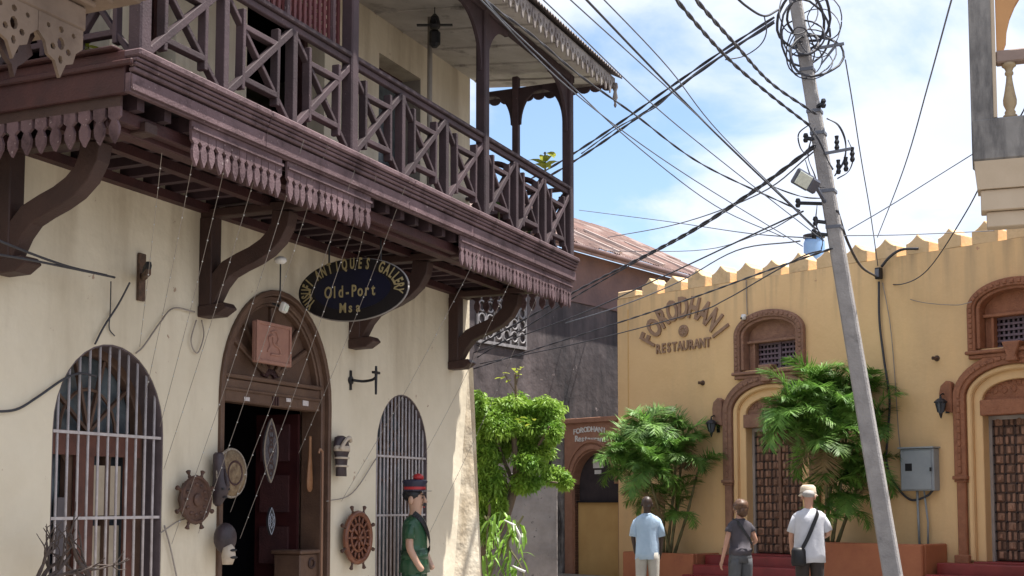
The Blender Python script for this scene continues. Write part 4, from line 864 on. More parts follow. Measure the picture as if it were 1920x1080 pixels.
# sconce, flood light, insulator, bulb, stickers
T = wall_thing('wall_sconce', 'black iron candle sconce on the wall between door and narrow window', 'wall lamp', 656, 713, 0)
obj('back_plate', MB().lathe([(.001,0),(.04,0),(.045,.02),(.001,.03)], 10, axis='y').box(-.012,.012,-.02,-.001,-.10,.10), iron, T)
obj('arm', MB().tube(path([(0,-.03,0),(.06,-.12,-.01),(.06,-.22,0),(.06,-.26,.02)]), .014, 6), iron, T, smooth=True)
obj('candle_holder', MB().tube([(.06,-.27,-.15),(.06,-.27,.06),(.06,-.27,.14)], [.012,.016,.012], 7), iron, T); obj('drip_bar', MB().box(0,.12,-.285,-.255,.06,.085), iron, T)
T = wall_thing('flood_light', 'small white flood light fixed near the top of the door arch', 'lamp', 533, 577, .16)
obj('housing', MB().box(-.05,.05,-.02,.03,-.045,.045), whitem, T, bev=.01, rot=(.3,.1,.2)); obj('lens', MB().box(-.035,.035,-.028,-.021,-.03,.03), lampw, T, rot=(.3,.1,.2)); obj('arm', MB().tube([(0,.02,0),(-.05,.1,.04)], .01, 6), iron, T)
T = wall_thing('round_bulb', 'small white round lamp above the left side of the door arch', 'lamp', 526, 488, .5)
obj('shade', MB().ball((0,0,0), .055,.055,.035), whitem, T, smooth=True); obj('rod', MB().tube([(0,0,-.03),(0,.0,-.36)], .007, 5), iron, T)
T = wall_thing('cable_bracket', 'rusty flat iron cable bracket on the wall above the left arched window', 'bracket', 262, 520, 0)
ir = mat('rusty_iron',(.13,.075,.05),(.06,.04,.03),.8,30,.4,80)
obj('flat_bar', MB().box(-.04,.04,-.03,0,-.19,.19), ir, T, bev=.005); obj('arm', MB().beam((0,-.04,0),(-.26,-.30,-.02), .04,.05,(0,0,1)), ir, T, bev=.005)
for k in range(3): obj('insulator', MB().lathe([(.02,-.03),(.026,0),(.02,.03)], 8, (-.11-.07*k,-.15-.07*k,.03)), iron, T)
for px_, py_, w_, h_ in ((467,748,.085,.035),(545,750,.075,.035),(577,756,.10,.05)):
    a, b = L.pix(px_, py_, 0); T = tag(obj('sticker', MB().box(-w_/2,w_/2,-.004,0,-h_/2,h_/2), mat('sticker_%d'%px_, (.6,.56,.55),(.42,.38,.40),.6,40), loc=L.w(a,.026,b), rot=(0,0,L.a)), {467:'leftmost small white sticker on the brown door lintel',545:'middle narrow white sticker on the brown door lintel',577:'rightmost and largest white sticker on the brown door lintel'}[px_], 'sticker', 'stickers on the door lintel')
# lantern and planter pots on the balcony
T = thing('hanging_lantern', 'dark lantern hanging from the balcony ceiling', 'lantern', L, at(815, 62, .75)); T.scale = (.72,.72,.85)
obj('body', MB().lathe([(.04,-.18),(.085,-.14),(.085,.0),(.06,.03)], 10), iron, T); obj('cap', MB().lathe([(.07,.06),(.09,.09),(.06,.20),(.02,.24)], 10), iron, T)
obj('chain', MB().tube([(0,0,.2),(0,0,.55)], .008, 5), iron, T)
for k in range(4): obj('arm', MB().beam((0,0,.1),(.26*cos(k*1.57+.4),.26*sin(k*1.57+.4),.10), .07,.012,(0,0,1)), iron, T)
def blade(mb, base, d, ln, wd, droop=.5, n=4, fold=.25):
    base = Vector(base); d = Vector(d).normalized(); side = d.cross(Vector((0,0,1)))
    side = side.normalized() if side.length > .01 else Vector((1,0,0)); pts = []
    p = base.copy(); dd_ = d.copy()
    for i in range(n+1):
        t = i/n; pts.append((p.copy(), wd*(sin(pi*min(1,.15+t*.85))**.7)*.5)); dd_ = (dd_ + Vector((0,0,-droop/n))).normalized(); p += dd_*ln/n
    vs = []; 
    for p, w_ in pts: vs += [p-side*w_, p-Vector((0,0,fold*w_)), p+side*w_]
    fs = [(i*3+j, i*3+j+1, i*3+j+4, i*3+j+3) for i in range(n) for j in (0,1)]
    mb.add(vs, fs)
def pot_plant(px, py, t, label, n, ln, wd, mt, potm, up=.9, seed=1, ph=.2):
    a, b = L.pix(px, py, t); T = thing('potted_plant', label, 'potted plant', L, (a, -t, 4.445), 'potted plants along the balcony'); rg = random.Random(seed)
    obj('pot', MB().lathe([(.06,0),(.085,ph*.9),(.095,ph),(.08,ph),(.075,ph*.85)], 12), potm, T, smooth=True)
    obj('stem', MB().tube([(0,0,ph*.8),(.01,0,(b-4.445)*.6),(0,0,b-4.445)], .012, 5), stemP, T)
    for i in range(n):
        m = MB(); an = rg.uniform(0, 6.28); blade(m, (0,0,(b-4.445)*rg.uniform(.8,1)), (cos(an),sin(an),up), ln*rg.uniform(.7,1.1), wd, 1.1); obj('leaf', m, mt, T, recalc=False)
pot_plant(1022, 285, .95, 'tall potted plant with yellow green leaves rising above the far balcony rail', 8, .32, .10, leafY, terra, .8, 2)
pot_plant(935, 382, .9, 'white pot with green leaves behind the rail right of the third post', 7, .2, .06, leafP, whitem, .7, 3, .22)
pot_plant(990, 425, .85, 'low potted plant behind the far end of the balcony rail', 7, .2, .05, leafP, whitem, .7, 4, .16)
pot_plant(160, 82, .5, 'small pale leaved plant at the left end of the balcony', 9, .14, .06, leafY, terra, .6, 5, .12)
for k,(s_,lb) in enumerate(((.35,'pile of grey cushions on the balcony floor beside the second post'),(3.55,'dark carved bench back behind the far end of the rail'))):
    T = thing('cushion_pile' if k==0 else 'carved_bench', lb, 'cushions' if k==0 else 'bench', L, (s_,-.85,4.42))
    if k==0:
        for q in range(3): obj('cushion', MB().ball((q*.2,0,.10), .17,.14,.09), [curt,whitem,greyT][q], T, smooth=True)
    else:
        obj('seat', MB().box(-.4,.4,-.2,.2,.35,.40), woodd, T, bev=.01); obj('backrest', MB().box(-.4,.4,.16,.2,.42,.85), woodd, T, bev=.01)
        for sx in (-.38,.38): obj('armrest', MB().tube(path([(sx,.18,.9),(sx,.05,.98),(sx,-.12,.9),(sx,-.15,.75),(sx,-.05,.70)]), .035, 7), woodd, T, smooth=True)
        for sx in (-.36,.36):
            for sy in (-.16,.16): obj('leg', MB().box(sx-.025,sx+.025,sy-.025,sy+.025,0,.35), woodd, T)
# dry branch
rg = random.Random(12)
T = thing('dry_branch', 'tangled dry grey branch standing against the wall under the left window', 'branch', L, at(40, 1095, .35))
def twigs(p, d, ln, r, dep):
    e = p + d*ln; mid = p.lerp(e,.5) + Vector((rg.uniform(-1,1),rg.uniform(-1,1),rg.uniform(-1,1)))*ln*.12
    obj('twig', MB().tube(path([p,mid,e],3), [r]*3+[r*.75]*3+[r*.5], 5), twig, T, smooth=True)
    if dep: 
        for _ in range(3 if dep>1 else 2):
            nd = (d + Vector((rg.uniform(-.8,.8),rg.uniform(-.4,.4),rg.uniform(-.35,.75)))).normalized(); twigs(e if rg.random()<.6 else mid, nd, ln*.62, r*.55, dep-1)
twigs(Vector((-.3,0,-.05)), Vector((1,.05,.10)).normalized(), .5, .03, 3); twigs(Vector((.1,0,-.12)), Vector((.35,0,.9)).normalized(), .26, .02, 3); twigs(Vector((.65,0,-.2)), Vector((-.35,0,.9)).normalized(), .36, .025, 3)

# ================================================================== POLE
PZ = 14.5
pb = P(1699, 1207, PZ); pt_ = P(1476, -90, PZ)
PF = Fr(pb.x, pb.y, radians(-26))
T = thing('utility_pole', 'leaning square concrete utility pole hung with tangled cables', 'pole', PF)
def wl(p): return PF.l(p)
top = wl(pt_); base = Vector((0,0,-.1)); 
m = MB(); vs = []
for c, hx, hy in ((base,.102,.092),(top,.064,.060)): vs += [c+Vector((-hx,-hy,0)), c+Vector((hx,-hy,0)), c+Vector((hx,hy,0)), c+Vector((-hx,hy,0))]
m.add(vs, [(3,2,1,0),(4,5,6,7),(0,1,5,4),(1,2,6,5),(2,3,7,6),(3,0,4,7)])
pole = obj('shaft', m, polem, T, bev=.018)
def ppt(py): 
    k = (py-1207)/(-90-1207); return pb.lerp(pt_, k)
for py in (140,220,372,440,262):
    c = wl(ppt(py)); k = (py-1207)/(-90-1207); hx = .096-.032*k+.009; hy=.088-.028*k+.009
    obj('steel_band', MB().box(c.x-hx,c.x+hx,c.y-hy,c.y+hy,c.z-.02,c.z+.02), cabg, T, bev=.004)
for py, dx, ln in ((215,.13,.12),(275,-.13,.15),(395,-.34,.3),(432,-.18,.18),(455,-.22,.12)):
    c = wl(ppt(py)); obj('cable_clamp', MB().beam(c, c+Vector((dx,-.12,.02)), .05,.03,(0,0,1)), iron, T); obj('insulator', MB().lathe([(.022,-.05),(.032,-.02),(.02,0),(.032,.02),(.022,.05)], 8, c+Vector((dx,-.12,.02))), iron, T)
obj('cross_arm', MB().beam(wl(P(1535,90,14.4)), wl(P(1582,82,14.4)), .03,.03,(0,0,1)), cabg, T); obj('brace', MB().beam(wl(P(1540,120,14.4)), wl(P(1566,88,14.4)), .02,.02,(0,0,1)), cabg, T)
obj('cross_arm', MB().beam(wl(P(1545,288,14.4)), wl(P(1600,278,14.4)), .03,.03,(0,0,1)), cabg, T)
for a,b in ((1569,260),(1598,282),(1586,300),(1572,305)): obj('insulator', MB().lathe([(.02,-.08),(.03,-.05),(.018,-.02),(.03,.01),(.018,.04),(.025,.08)], 8, wl(P(a,b+8,14.4))), iron, T)
# street lamp on the pole
TL = thing('street_lamp', 'led street lamp with a pale lens on a short arm from the leaning pole', 'street lamp', WF, P(1546,378,14.4))
o0 = P(1546,378,14.4); a_ = P(1531,352,14.0)-o0; b_ = P(1490,328,13.5)-o0; dv_ = (b_-a_).normalized()
side = Vector((.55,-.15,.8)).normalized(); up_ = (side - dv_*side.dot(dv_)).normalized()
nrm = dv_.cross(up_).normalized(); 
if nrm.dot(Vector((0,-1,0))) < 0: nrm = -nrm
obj('arm', MB().tube([(0,0,0), a_], .022, 7), lampg, TL)
hm = MB(); hm.beam(a_, a_.lerp(b_,.36), .05, .16, up_); obj('driver_box', hm, lampg, TL, bev=.02)
hm = MB(); hm.beam(a_.lerp(b_,.30), b_, .03, .175, up_); obj('head', hm, lampg, TL, bev=.015)
hm = MB(); hm.beam(a_.lerp(b_,.40)+nrm*.022, b_.lerp(a_,.06)+nrm*.022, .012, .14, up_); obj('lens', hm, lampw, TL, bev=.004)
# ================================================================== CABLES
def helix(q, R_, pitch, ph):
    out = []; L_ = 0; pa = None
    for i, p in enumerate(q):
        d = (q[min(i+1,len(q)-1)]-q[max(i-1,0)]).normalized()
        if i: L_ += (p-q[i-1]).length
        a = d.cross(Vector((0,0,1))).normalized(); b = d.cross(a); t = L_/pitch*2*pi+ph; out.append(p + a*R_*cos(t) + b*R_*sin(t))
    return out
def cable(pts, r, m, label, grp, n=7, wob=0.0, name='cable', cat='cable'):
    r *= .8; ws = [P(*p) for p in pts]; o0 = ws[0]; q = path([w_-o0 for w_ in ws], n)
    if not wob: return tag(obj(name, MB().tube(q, r, 6), m, loc=o0, smooth=True), label, cat, grp)
    T = thing(name, label, cat, WF, o0, grp); tot = sum((q[i+1]-q[i]).length for i in range(len(q)-1)); q = path([w_-o0 for w_ in ws], max(8, int(tot/.07/len(ws))))
    for ph in (0, pi): obj('strand', MB().tube(helix(q, r*.62, .8, ph), r*.72, 5), m, T, smooth=True)
    return T
GP = 'overhead cables strung to the leaning pole'
thins = ['thin wire over the balcony roof corner, leftmost of the long diagonal wires', 'thin wire entering at the top edge just right of the carved eave', 'thin wire just left of the thick straight diagonal cable', 'thin wire just right of the thick straight diagonal cable', 'lowest thin diagonal wire passing under the eave pendant']
for lb, pts in zip(thins, ([(840,-60,8),(902,0,8.6),(1071,169,10.3),(1267,315,12.2),(1505,462,14.4)], [(955,-50,8),(1019,0,8.6),(1214,187,10.8),(1354,303,12.6),(1545,452,14.4)],
            [(1005,-60,8),(1070,0,8.7),(1266,178,10.9),(1395,300,12.9),(1540,442,14.4)], [(1080,-50,8),(1133,0,8.7),(1254,128,10.6),(1354,254,12.5),(1538,436,14.4)],
            [(880,-40,8),(935,30,8.8),(1040,130,10),(1180,262,11.6),(1340,385,13.1),(1470,445,14.3)])):
    cable(pts, .0065, cabg, lb, GP)
cable([(870,-40,8),(928,15,8.7),(1000,68,9.5),(1085,140,10.4),(1190,215,11.4),(1320,310,12.8),(1500,395,14.4)], .010, cab, 'thicker dark cable passing close under the carved eave corner to the pole', GP, wob=.008)
cable([(1050,-50,8),(1100,0,8.6),(1217,122,10.4),(1360,268,12.4),(1530,430,14.4)], .011, cab, 'thick straight dark cable between two thin wires running down to the pole', GP)
for d, lb in ((0,'lower of two thick twisted cables sagging from the top edge to the pole'),(1,'upper of two thick twisted cables sagging from the top edge to the pole')):
    a = [[(1240,-40,8),(1268,0,8.5),(1360,105,10.8),(1440,175,12.6),(1516,234,14.3)],[(1275,-40,8),(1305,0,8.5),(1380,85,10.5),(1447,157,12.6),(1530,214,14.3)]][d]
    cable(a, .016, cab, lb, GP, 12, .009)
for k in (0,1):
    cable([(1452,32+k*10,14.3),(1355,95+k*9,14.6),(1250,168+k*12,15.2),(1165,228+k*14,16),(1075,288+k*15,17),(990,338+k*14,18),(880,395+k*14,19)], .017, cab, ['upper','lower'][k]+' of two heavy bundled cables crossing the sky behind the balcony end', GP, 9, .012)
cable([(1452,38,14.3),(1300,140,14.8),(1230,200,15.3),(1160,238,16),(1090,288,17)], .010, cabg, 'thin slack wire lashed under the heavy bundled cables', GP, 7, .02)
for k in (0,1):
    cable([(1528,272+k*4,14.4),(1420,352+k*4,16),(1300,430+k*4,18),(1180,494+k*4,20.5),(1076,548+k*10,22.5),(895,648+k*22,25.1)], .019-.005*k, cab, ['upper','lower'][k]+' of the heavy pair running from the pole down to the grey house wall', GP, 8, .01)
cable([(1506,396,14.3),(1400,445,16),(1240,520,19),(1080,592,22.4),(886,662,25.2)], .013, cab, 'dark cable from the pole arm across the brown roof to the grey wall', GP)
cable([(1560,466,14.4),(1443,506,16.6),(1300,558,19),(1160,605,21.6),(886,692,25.2)], .014, cab, 'thick dark cable crossing the yellow wall above the lettering', GP, 7, .006)
cable([(1540,470,14.5),(1506,480,15),(1445,513,16.6),(1360,562,18.2),(1297,588,19.5),(1100,640,22.6),(900,682,25.1)], .011, cab, 'thinner dark wire just below the thick cable crossing the restaurant lettering', GP)
cable([(1500,452,14.5),(1380,470,17),(1270,530,19.5),(1160,575,21.6),(1060,606,23)], .011, cabg, 'grey wire over the left end merlons of the restaurant', GP)
cable([(1086,394,30),(1250,415,24),(1400,437,18),(1530,447,14.5)], .010, cabg, 'nearly level thin wire low over the brown roof', GP)
cable([(1140,445,30),(1270,420,24),(1420,365,17),(1525,285,14.5)], .012, cabg, 'thin wire rising from behind the brown roof to the pole', GP)
cable([(1090,470,30),(1300,470,24),(1420,440,18),(1500,400,14.5)], .009, cabg, 'faint wire rising from the brown roof to the pole arm', GP)
cable([(1800,-50,8),(1784,0,8.6),(1740,160,11),(1695,315,14),(1645,445,20)], .008, cabg, 'straight thin wire running steeply down from the top right edge', GP)
cable([(1585,112,14.4),(1598,190,15.6),(1615,300,17.6),(1632,400,19.4),(1646,498,21.4)], .010, cabg, 'drop wire from the coils to the black junction box on the yellow wall', GP)
cable([(1835,282,14.2),(1750,335,14.3),(1670,385,14.4),(1590,432,14.5)], .0075, cabg, 'thin wire from the loggia column to the leaning pole', GP)
cable([(1935,170,13.6),(1915,215,13.9),(1862,300,14.8),(1810,400,16.5),(1740,505,19),(1690,533,21),(1650,528,21.8)], .011, cab, 'black wire dropping in a long curve from the loggia to the junction box', GP)
cable([(1570,395,14.4),(1590,455,15.6),(1615,500,18),(1642,518,21.6)], .022, cab, 'short thick black cable sagging from the pole to the junction box', GP)
cable([(1370,-15,13),(1400,12,13.4),(1433,30,13.9),(1460,18,14.3)], .016, cab, 'thick cable end looping in from the top edge left of the coils', GP)
cable([(1433,30,13.9),(1437,60,13.9),(1425,85,13.9),(1395,105,13.9),(1360,112,13.8)], .009, cab, 'slack loop hanging left of the pole top', GP)
cable([(1565,442,14.6),(1700,440,17),(1860,433,20),(1930,430,21)], .008, cabg, 'thin level wire along the merlon tops right of the pole', GP)
cable([(1610,490,21.9),(1680,545,21.5),(1720,565,21),(1790,572,20.5),(1822,566,20)], .008, cabl, 'pale cord hung across the yellow wall to the right window', GP)
# coils
GC = 'cable coils around the pole top'
labs = ['largest dark coil hung left of the pole top','outer dark coil overlapping the first on its left','dark coil low on the right side of the pole top','thin dark coil inside the right coil','small tight coil wound across the pole face','thin grey loop arching right of the pole top','slack loop left under the coils','thick coil behind the pole top','thin loop hanging to the lowest band of the coils','thin loop rising past the pole top on the left','thin wide loop between the two large coils','flat thin loop crossing the lowest steel band','medium loop wound across the middle of the coils']
for k,(cx_,cy_,rx_,ry_,r_,rot_) in enumerate(((1502,40,44,56,.020,.2),(1508,62,46,62,.016,-.15),(1530,104,50,38,.018,.05),(1522,98,44,44,.010,.3),(1512,82,22,20,.022,.5),(1548,36,32,38,.009,.1),(1500,96,26,44,.010,-.3),(1518,30,40,48,.020,.6),(1510,112,30,34,.009,0),(1496,20,36,44,.009,.4),(1534,60,40,46,.008,.2),(1520,120,40,28,.008,.7),(1505,70,40,34,.013,1.1))):
    rgc = random.Random(k+40); pts = []
    for i in range(27):
        t = 2*pi*i/26; rr = 1+.05*sin(t*3+k); pts.append(P(cx_+rx_*rr*cos(t+rot_), cy_+ry_*rr*sin(t+rot_)*(1), 14.45+.22*sin(t+k)) )
    o0 = pts[0]; pts = [p-o0+Vector([rgc.uniform(-.005,.005) for _ in range(3)]) for p in pts]
    tag(obj('cable_coil', MB().tube(pts, r_*.8, 6, False), cab, loc=o0, smooth=True), labs[k], 'cable coil', GC)
rgc = random.Random(5)
lt = ['loose wire tail curling off the right side of the pole above the lamp','second loose wire tail hanging beside the insulators','wire hugging the left face of the pole above the lamp','wire hanging from the pole arm past the lamp','twisted wire strapped diagonally over the pole','loose wire curving under the lamp head','wire tail hanging to the blue tank','short wire loop left of the upper clamp']
for k, pts in enumerate(([(1550,222,14.4),(1572,235,14.4),(1585,265,14.4),(1583,300,14.4),(1565,330,14.4)],[(1590,262,14.4),(1600,290,14.4),(1592,320,14.4),(1570,335,14.4)],[(1528,240,14.35),(1515,290,14.3),(1528,330,14.3),(1535,360,14.3)],[(1510,300,14.2),(1520,330,14.2),(1535,350,14.2),(1548,350,14.3)],
    [(1514,232,14.3),(1535,262,14.25),(1552,300,14.25),(1562,318,14.3)],[(1440,345,14),(1470,358,14),(1510,370,14.2),(1545,372,14.4)],[(1532,385,14.3),(1530,420,14.3),(1542,450,14.3),(1540,468,14.3)],[(1520,232,14.3),(1498,250,14.3),(1500,275,14.3),(1512,292,14.3)])):
    cable(pts, .012 if k in (0,4) else .008, cab, lt[k], 'loose wires on the leaning pole', 6, .006)
# cable runs on the left wall
def wcable(fr, pts, r, m, label, grp, n=6):
    q = [fr.w(*at(px, py, t, fr)) for px, py, t in pts]; o0 = q[0]; return tag(obj('cable', MB().tube(path([p-o0 for p in q], n), r, 5), m, loc=o0, smooth=True), label, 'cable', grp)
GW = 'cables on the cream wall'
wcable(L, [(-20,772,.03),(30,768,.03),(70,745,.03),(118,712,.03),(150,700,.03),(180,705,.03)], .010, cab, 'black cable sagging across the cream wall into the left window arch', GW)
wcable(L, [(243,530,.2),(222,570,.05),(195,612,.03),(178,645,.03)], .008, cab, 'black cable from the rusty bracket down to the left window arch', GW)
wcable(L, [(-10,448,.5),(60,476,.4),(130,500,.3),(200,516,.25)], .009, cab, 'upper black wire from the left bracket to the rusty cable bracket', GW)
wcable(L, [(-10,476,.5),(50,486,.4),(120,500,.3),(215,520,.25)], .009, cab, 'lower black wire from the left bracket to the rusty cable bracket', GW)
wcable(L, [(208,528,.25),(207,580,.05),(205,615,.02),(215,630,.02)], .005, cab, 'short thin wire hanging below the rusty cable bracket', GW)
wcable(L, [(365,585,.03),(325,578,.03),(300,605,.03),(270,648,.03),(255,662,.03)], .007, cabl, 'pale cord running from the second bracket foot to the left window', GW)
wcable(L, [(368,600,.03),(358,640,.03),(370,662,.03),(382,630,.03),(378,600,.03)], .006, cabl, 'looped cord hanging under the second bracket foot', GW)
wcable(L, [(300,1000,.03),(340,975,.03),(385,968,.04)], .006, cabl, 'pale cord from the left window to the door frame', GW)
wcable(L, [(612,940,.03),(660,925,.03),(705,860,.03)], .006, cabl, 'pale cord from the door frame up to the narrow window', GW)
wcable(L, [(308,985,.03),(320,1030,.03),(335,1100,.03)], .007, cabl, 'cord hanging down the wall left of the doorway', GW)
# string lights from the balcony edge down to the wall
GS = 'strings of tiny lights hung from the balcony edge'
SL = [((322,112),(262,650),'leftmost light string ending at the left window head'),((390,150),(272,745),'second light string from the left, ending on the left window side'),((450,190),(300,800),'third light string from the left, ending beside the left window'),
      ((512,215),(307,880),'fourth light string from the left, passing left of the dark ship wheel'),((570,262),(322,1020),'fifth light string from the left, crossing the second bracket'),((615,270),(372,1000),'sixth light string from the left, crossing the dark ship wheel'),
      ((665,320),(432,960),'light string crossing the door arch left of the plaque'),((705,300),(450,1010),'light string falling into the dark doorway left side'),((705,330),(640,600),'short light string behind the oval sign'),
      ((760,350),(560,850),'light string crossing the door arch right of the plaque'),((900,470),(640,940),'light string running down to the spoked ship wheel'),((960,520),(770,900),'light string ending beside the green figure'),((1010,550),(805,1000),'rightmost light string falling to the sunlit corner')]
bulb = mat('tiny_bulb', (.6,.6,.58), None, .3)
for (a, b, lb) in SL:
    p0 = L.w(*at(a[0], a[1], TF+.06)); p1 = L.w(*at(b[0], b[1], .06)); T = thing('string_light', lb, 'string light', WF, p0, GS); d = p1-p0
    mid = d*.5 + Vector((0,0,-.06)); pts = path([(0,0,0), mid, d], 8)
    obj('wire', MB().tube(pts, .0026, 4), cabl, T); bm_ = MB()
    for i in range(1, 16):
        q = pts[0].lerp(d, i/16) + Vector((0,0,-.24*(i/16)*(1-i/16))); bm_.ball(q, .0065, n=5, m=3)
    o = obj('bulbs', bm_, bulb, T); o['kind'] = 'stuff'

# ================================================================== THINGS ON THE YELLOW WALL
def lantern(px, py, label):
    a, b = Y.pix(px, py, .2); T = thing('wall_lantern', label, 'wall lantern', Y, (a, -.22, b), 'wall lanterns on the yellow facade')
    obj('body', MB().lathe([(.03,-.11),(.05,-.09),(.085,.05),(.075,.06)], 8), mat('lantern_glass%d'%px,(.10,.12,.15),(.05,.06,.08),.15,10), T)
    for k in range(6):
        t = 2*pi*k/6; obj('rib', MB().beam((.052*cos(t),.052*sin(t),-.09),(.088*cos(t),.088*sin(t),.05), .012,.012), iron, T)
    obj('cap', MB().lathe([(.105,.055),(.10,.075),(.05,.12),(.02,.13),(.012,.17),(.02,.18)], 10), iron, T); obj('finial', MB().lathe([(.008,-.19),(.022,-.15),(.03,-.11)], 8), iron, T)
    obj('arm', MB().tube(path([(0,0,.18),(.0,.10,.20),(0,.19,.08),(0,.21,-.02)]), .011, 6), iron, T, smooth=True); obj('back_plate', MB().box(-.03,.03,.195,.218,-.10,.12), iron, T)
lantern(1335, 800, 'black iron wall lantern left of the middle arched doorway'); lantern(1765, 762, 'black iron wall lantern left of the right arched doorway')
T = wall_thing('security_camera', 'small white security camera left of the middle arched window', 'camera', 1396, 595, .12, fr=Y)
obj('housing', MB().loft([(-.0,-.03,-.045,.04,.04),(0,-.03,0,.05,.05),(0,-.02,.05,.045,.045)], 12), whitem, T, smooth=True); obj('lens', MB().ball((-.02,-.07,-.02), .022,.014,.022), iron, T); obj('mount', MB().box(-.02,.02,.03,.12,-.02,.02), whitem, T)
wcable(Y, [(1399,525,.02),(1400,560,.02),(1401,590,.02)], .009, cabl, 'short cord running up the yellow wall from the security camera', 'cords on the yellow wall')
for px_, py_, lb in ((1318,718,'small metal vent stub left of the middle doorway arch'),(1757,672,'small metal vent stub left of the right doorway arch')):
    T = wall_thing('vent_stub', lb, 'vent', px_, py_, 0, 'vent stubs on the yellow wall', Y)
    obj('pipe', MB().tube([(0,0,0),(0,-.06,.0),(-.03,-.10,-.0)], .028, 8), ir, T); obj('flange', MB().lathe([(.05,-.001),(.05,.008),(.03,.014)], 10, axis='y'), ir, T)
T = wall_thing('junction_box', 'black cable junction box high on the yellow wall right of the pole', 'junction box', 1647, 512, .1, fr=Y)
obj('box', MB().box(-.05,.05,-.04,.06,-.10,.09), iron, T, bev=.01); obj('cover', MB().box(-.035,.035,-.055,-.041,-.07,.06), cabg, T)
wcable(Y, [(1653,500,.06),(1668,482,.1),(1690,468,.12),(1722,466,.06)], .024, cab, 'thick bent black cable from the junction box to the merlons', 'cords on the yellow wall')
wcable(Y, [(1648,528,.05),(1649,600,.04),(1657,670,.04),(1668,750,.04),(1664,820,.04),(1663,870,.05),(1680,910,.06),(1708,937,.06),(1738,930,.08),(1752,915,.10)], .020, cab, 'long black cable down the yellow wall into the grey meter box', 'cords on the yellow wall', 8)
wcable(Y, [(1655,530,.03),(1668,600,.03),(1676,680,.03),(1684,800,.03),(1688,842,.05)], .008, cabl, 'pale cord hanging beside the long black cable', 'cords on the yellow wall')
a0, b0 = Y.pix(1687, 842, .18); a1, b1 = Y.pix(1752, 920, .18)
T = thing('meter_box', 'grey steel meter box on the yellow wall between the palm and right doorway', 'meter box', Y, ((a0+a1)/2, 0, (b0+b1)/2)); hw = (a1-a0)/2; hh_ = (b0-b1)/2
obj('case', MB().box(-hw,hw,-.18,0,-hh_,hh_), metb, T, bev=.012); obj('door', MB().box(-hw+.02,hw-.04,-.195,-.182,-hh_+.02,hh_-.03), metb, T, bev=.005)
obj('window', MB().box(-hw+.10,-hw+.22,-.200,-.197,-.02,.10), iron, T); obj('hood', MB().box(-hw-.02,hw+.02,-.22,0,hh_+.003,hh_+.025), metb, T); obj('latch', MB().box(hw-.06,hw-.03,-.21,-.196,-.03,.03), iron, T)
obj('conduit', MB().tube([(-.06,-.08,-hh_),(-.06,-.05,-hh_-.9)], .02, 7), metb, T, smooth=True); obj('conduit', MB().tube([(.06,-.08,-hh_),(.10,-.05,-hh_-.5),(.09,-.05,-hh_-.9)], .016, 7), metb, T, smooth=True)
# blue tank seen over the parapet
c = P(1527, 478, 27); T = thing('water_tank', 'blue plastic water tank showing over the merlons left of the pole', 'water tank', WF, (c.x, c.y, 4.9))
obj('tank', MB().lathe([(.20,0),(.22,.05),(.22,c.z-4.9+.25),(.18,c.z-4.9+.36)], 16), bluet, T, smooth=True); obj('lid', MB().lathe([(.23,c.z-4.9+.365),(.23,c.z-4.9+.42),(.05,c.z-4.9+.46)], 16), iron, T)

# ================================================================== PALMS
def frond_mesh(seed, ln=1.15, nl=48, lw=.028, ll=.55):
    rg = random.Random(seed); m = MB(); pts = []; p = Vector((0,0,0)); d = Vector((.45,0,.89)); n = 12
    for i in range(n+1):
        pts.append(p.copy()); d = (d + Vector((.05,0,-.17*(i/n+.25)))).normalized(); p += d*ln/n
    m.tube(pts, [.011*(1-.8*i/n) for i in range(n+1)], 5)
    for k in range(nl):
        t = .12+.86*k/(nl-1); i = min(n-1, int(t*n)); q = pts[i].lerp(pts[i+1], t*n-i); dd_ = (pts[i+1]-pts[i]).normalized()
        for sg in (-1,1):
            sd_ = Vector((0,sg,0)); L_ = ll*(sin(pi*(.18+.75*t))**.6)*rg.uniform(.85,1.1)
            v = (sd_*1.0 + dd_*(.45+.8*t+rg.uniform(-.3,.3)) + Vector((0,0,rg.uniform(-.25,.75)))).normalized(); nn = 3; a = q.copy(); w_ = lw; prev = None
            side = v.cross(Vector((0,0,1))).normalized(); vs = []
            for s_ in range(nn+1):
                ww = w_*(.6,1,.75,.05)[s_]*.5; vs += [a-side*ww, a+side*ww]; v = (v+Vector((0,0,-.10-.55*rg.random()))*.5).normalized(); a = a+v*L_/nn
            m.add(vs, [(j*2,j*2+1,j*2+3,j*2+2) for j in range(nn)])
    return m.mesh('frond', False)
FR = [frond_mesh(i) for i in range(4)]
deadm = mat('dead_palm_leaf', (.26,.19,.09), (.18,.12,.06), .8, 8)
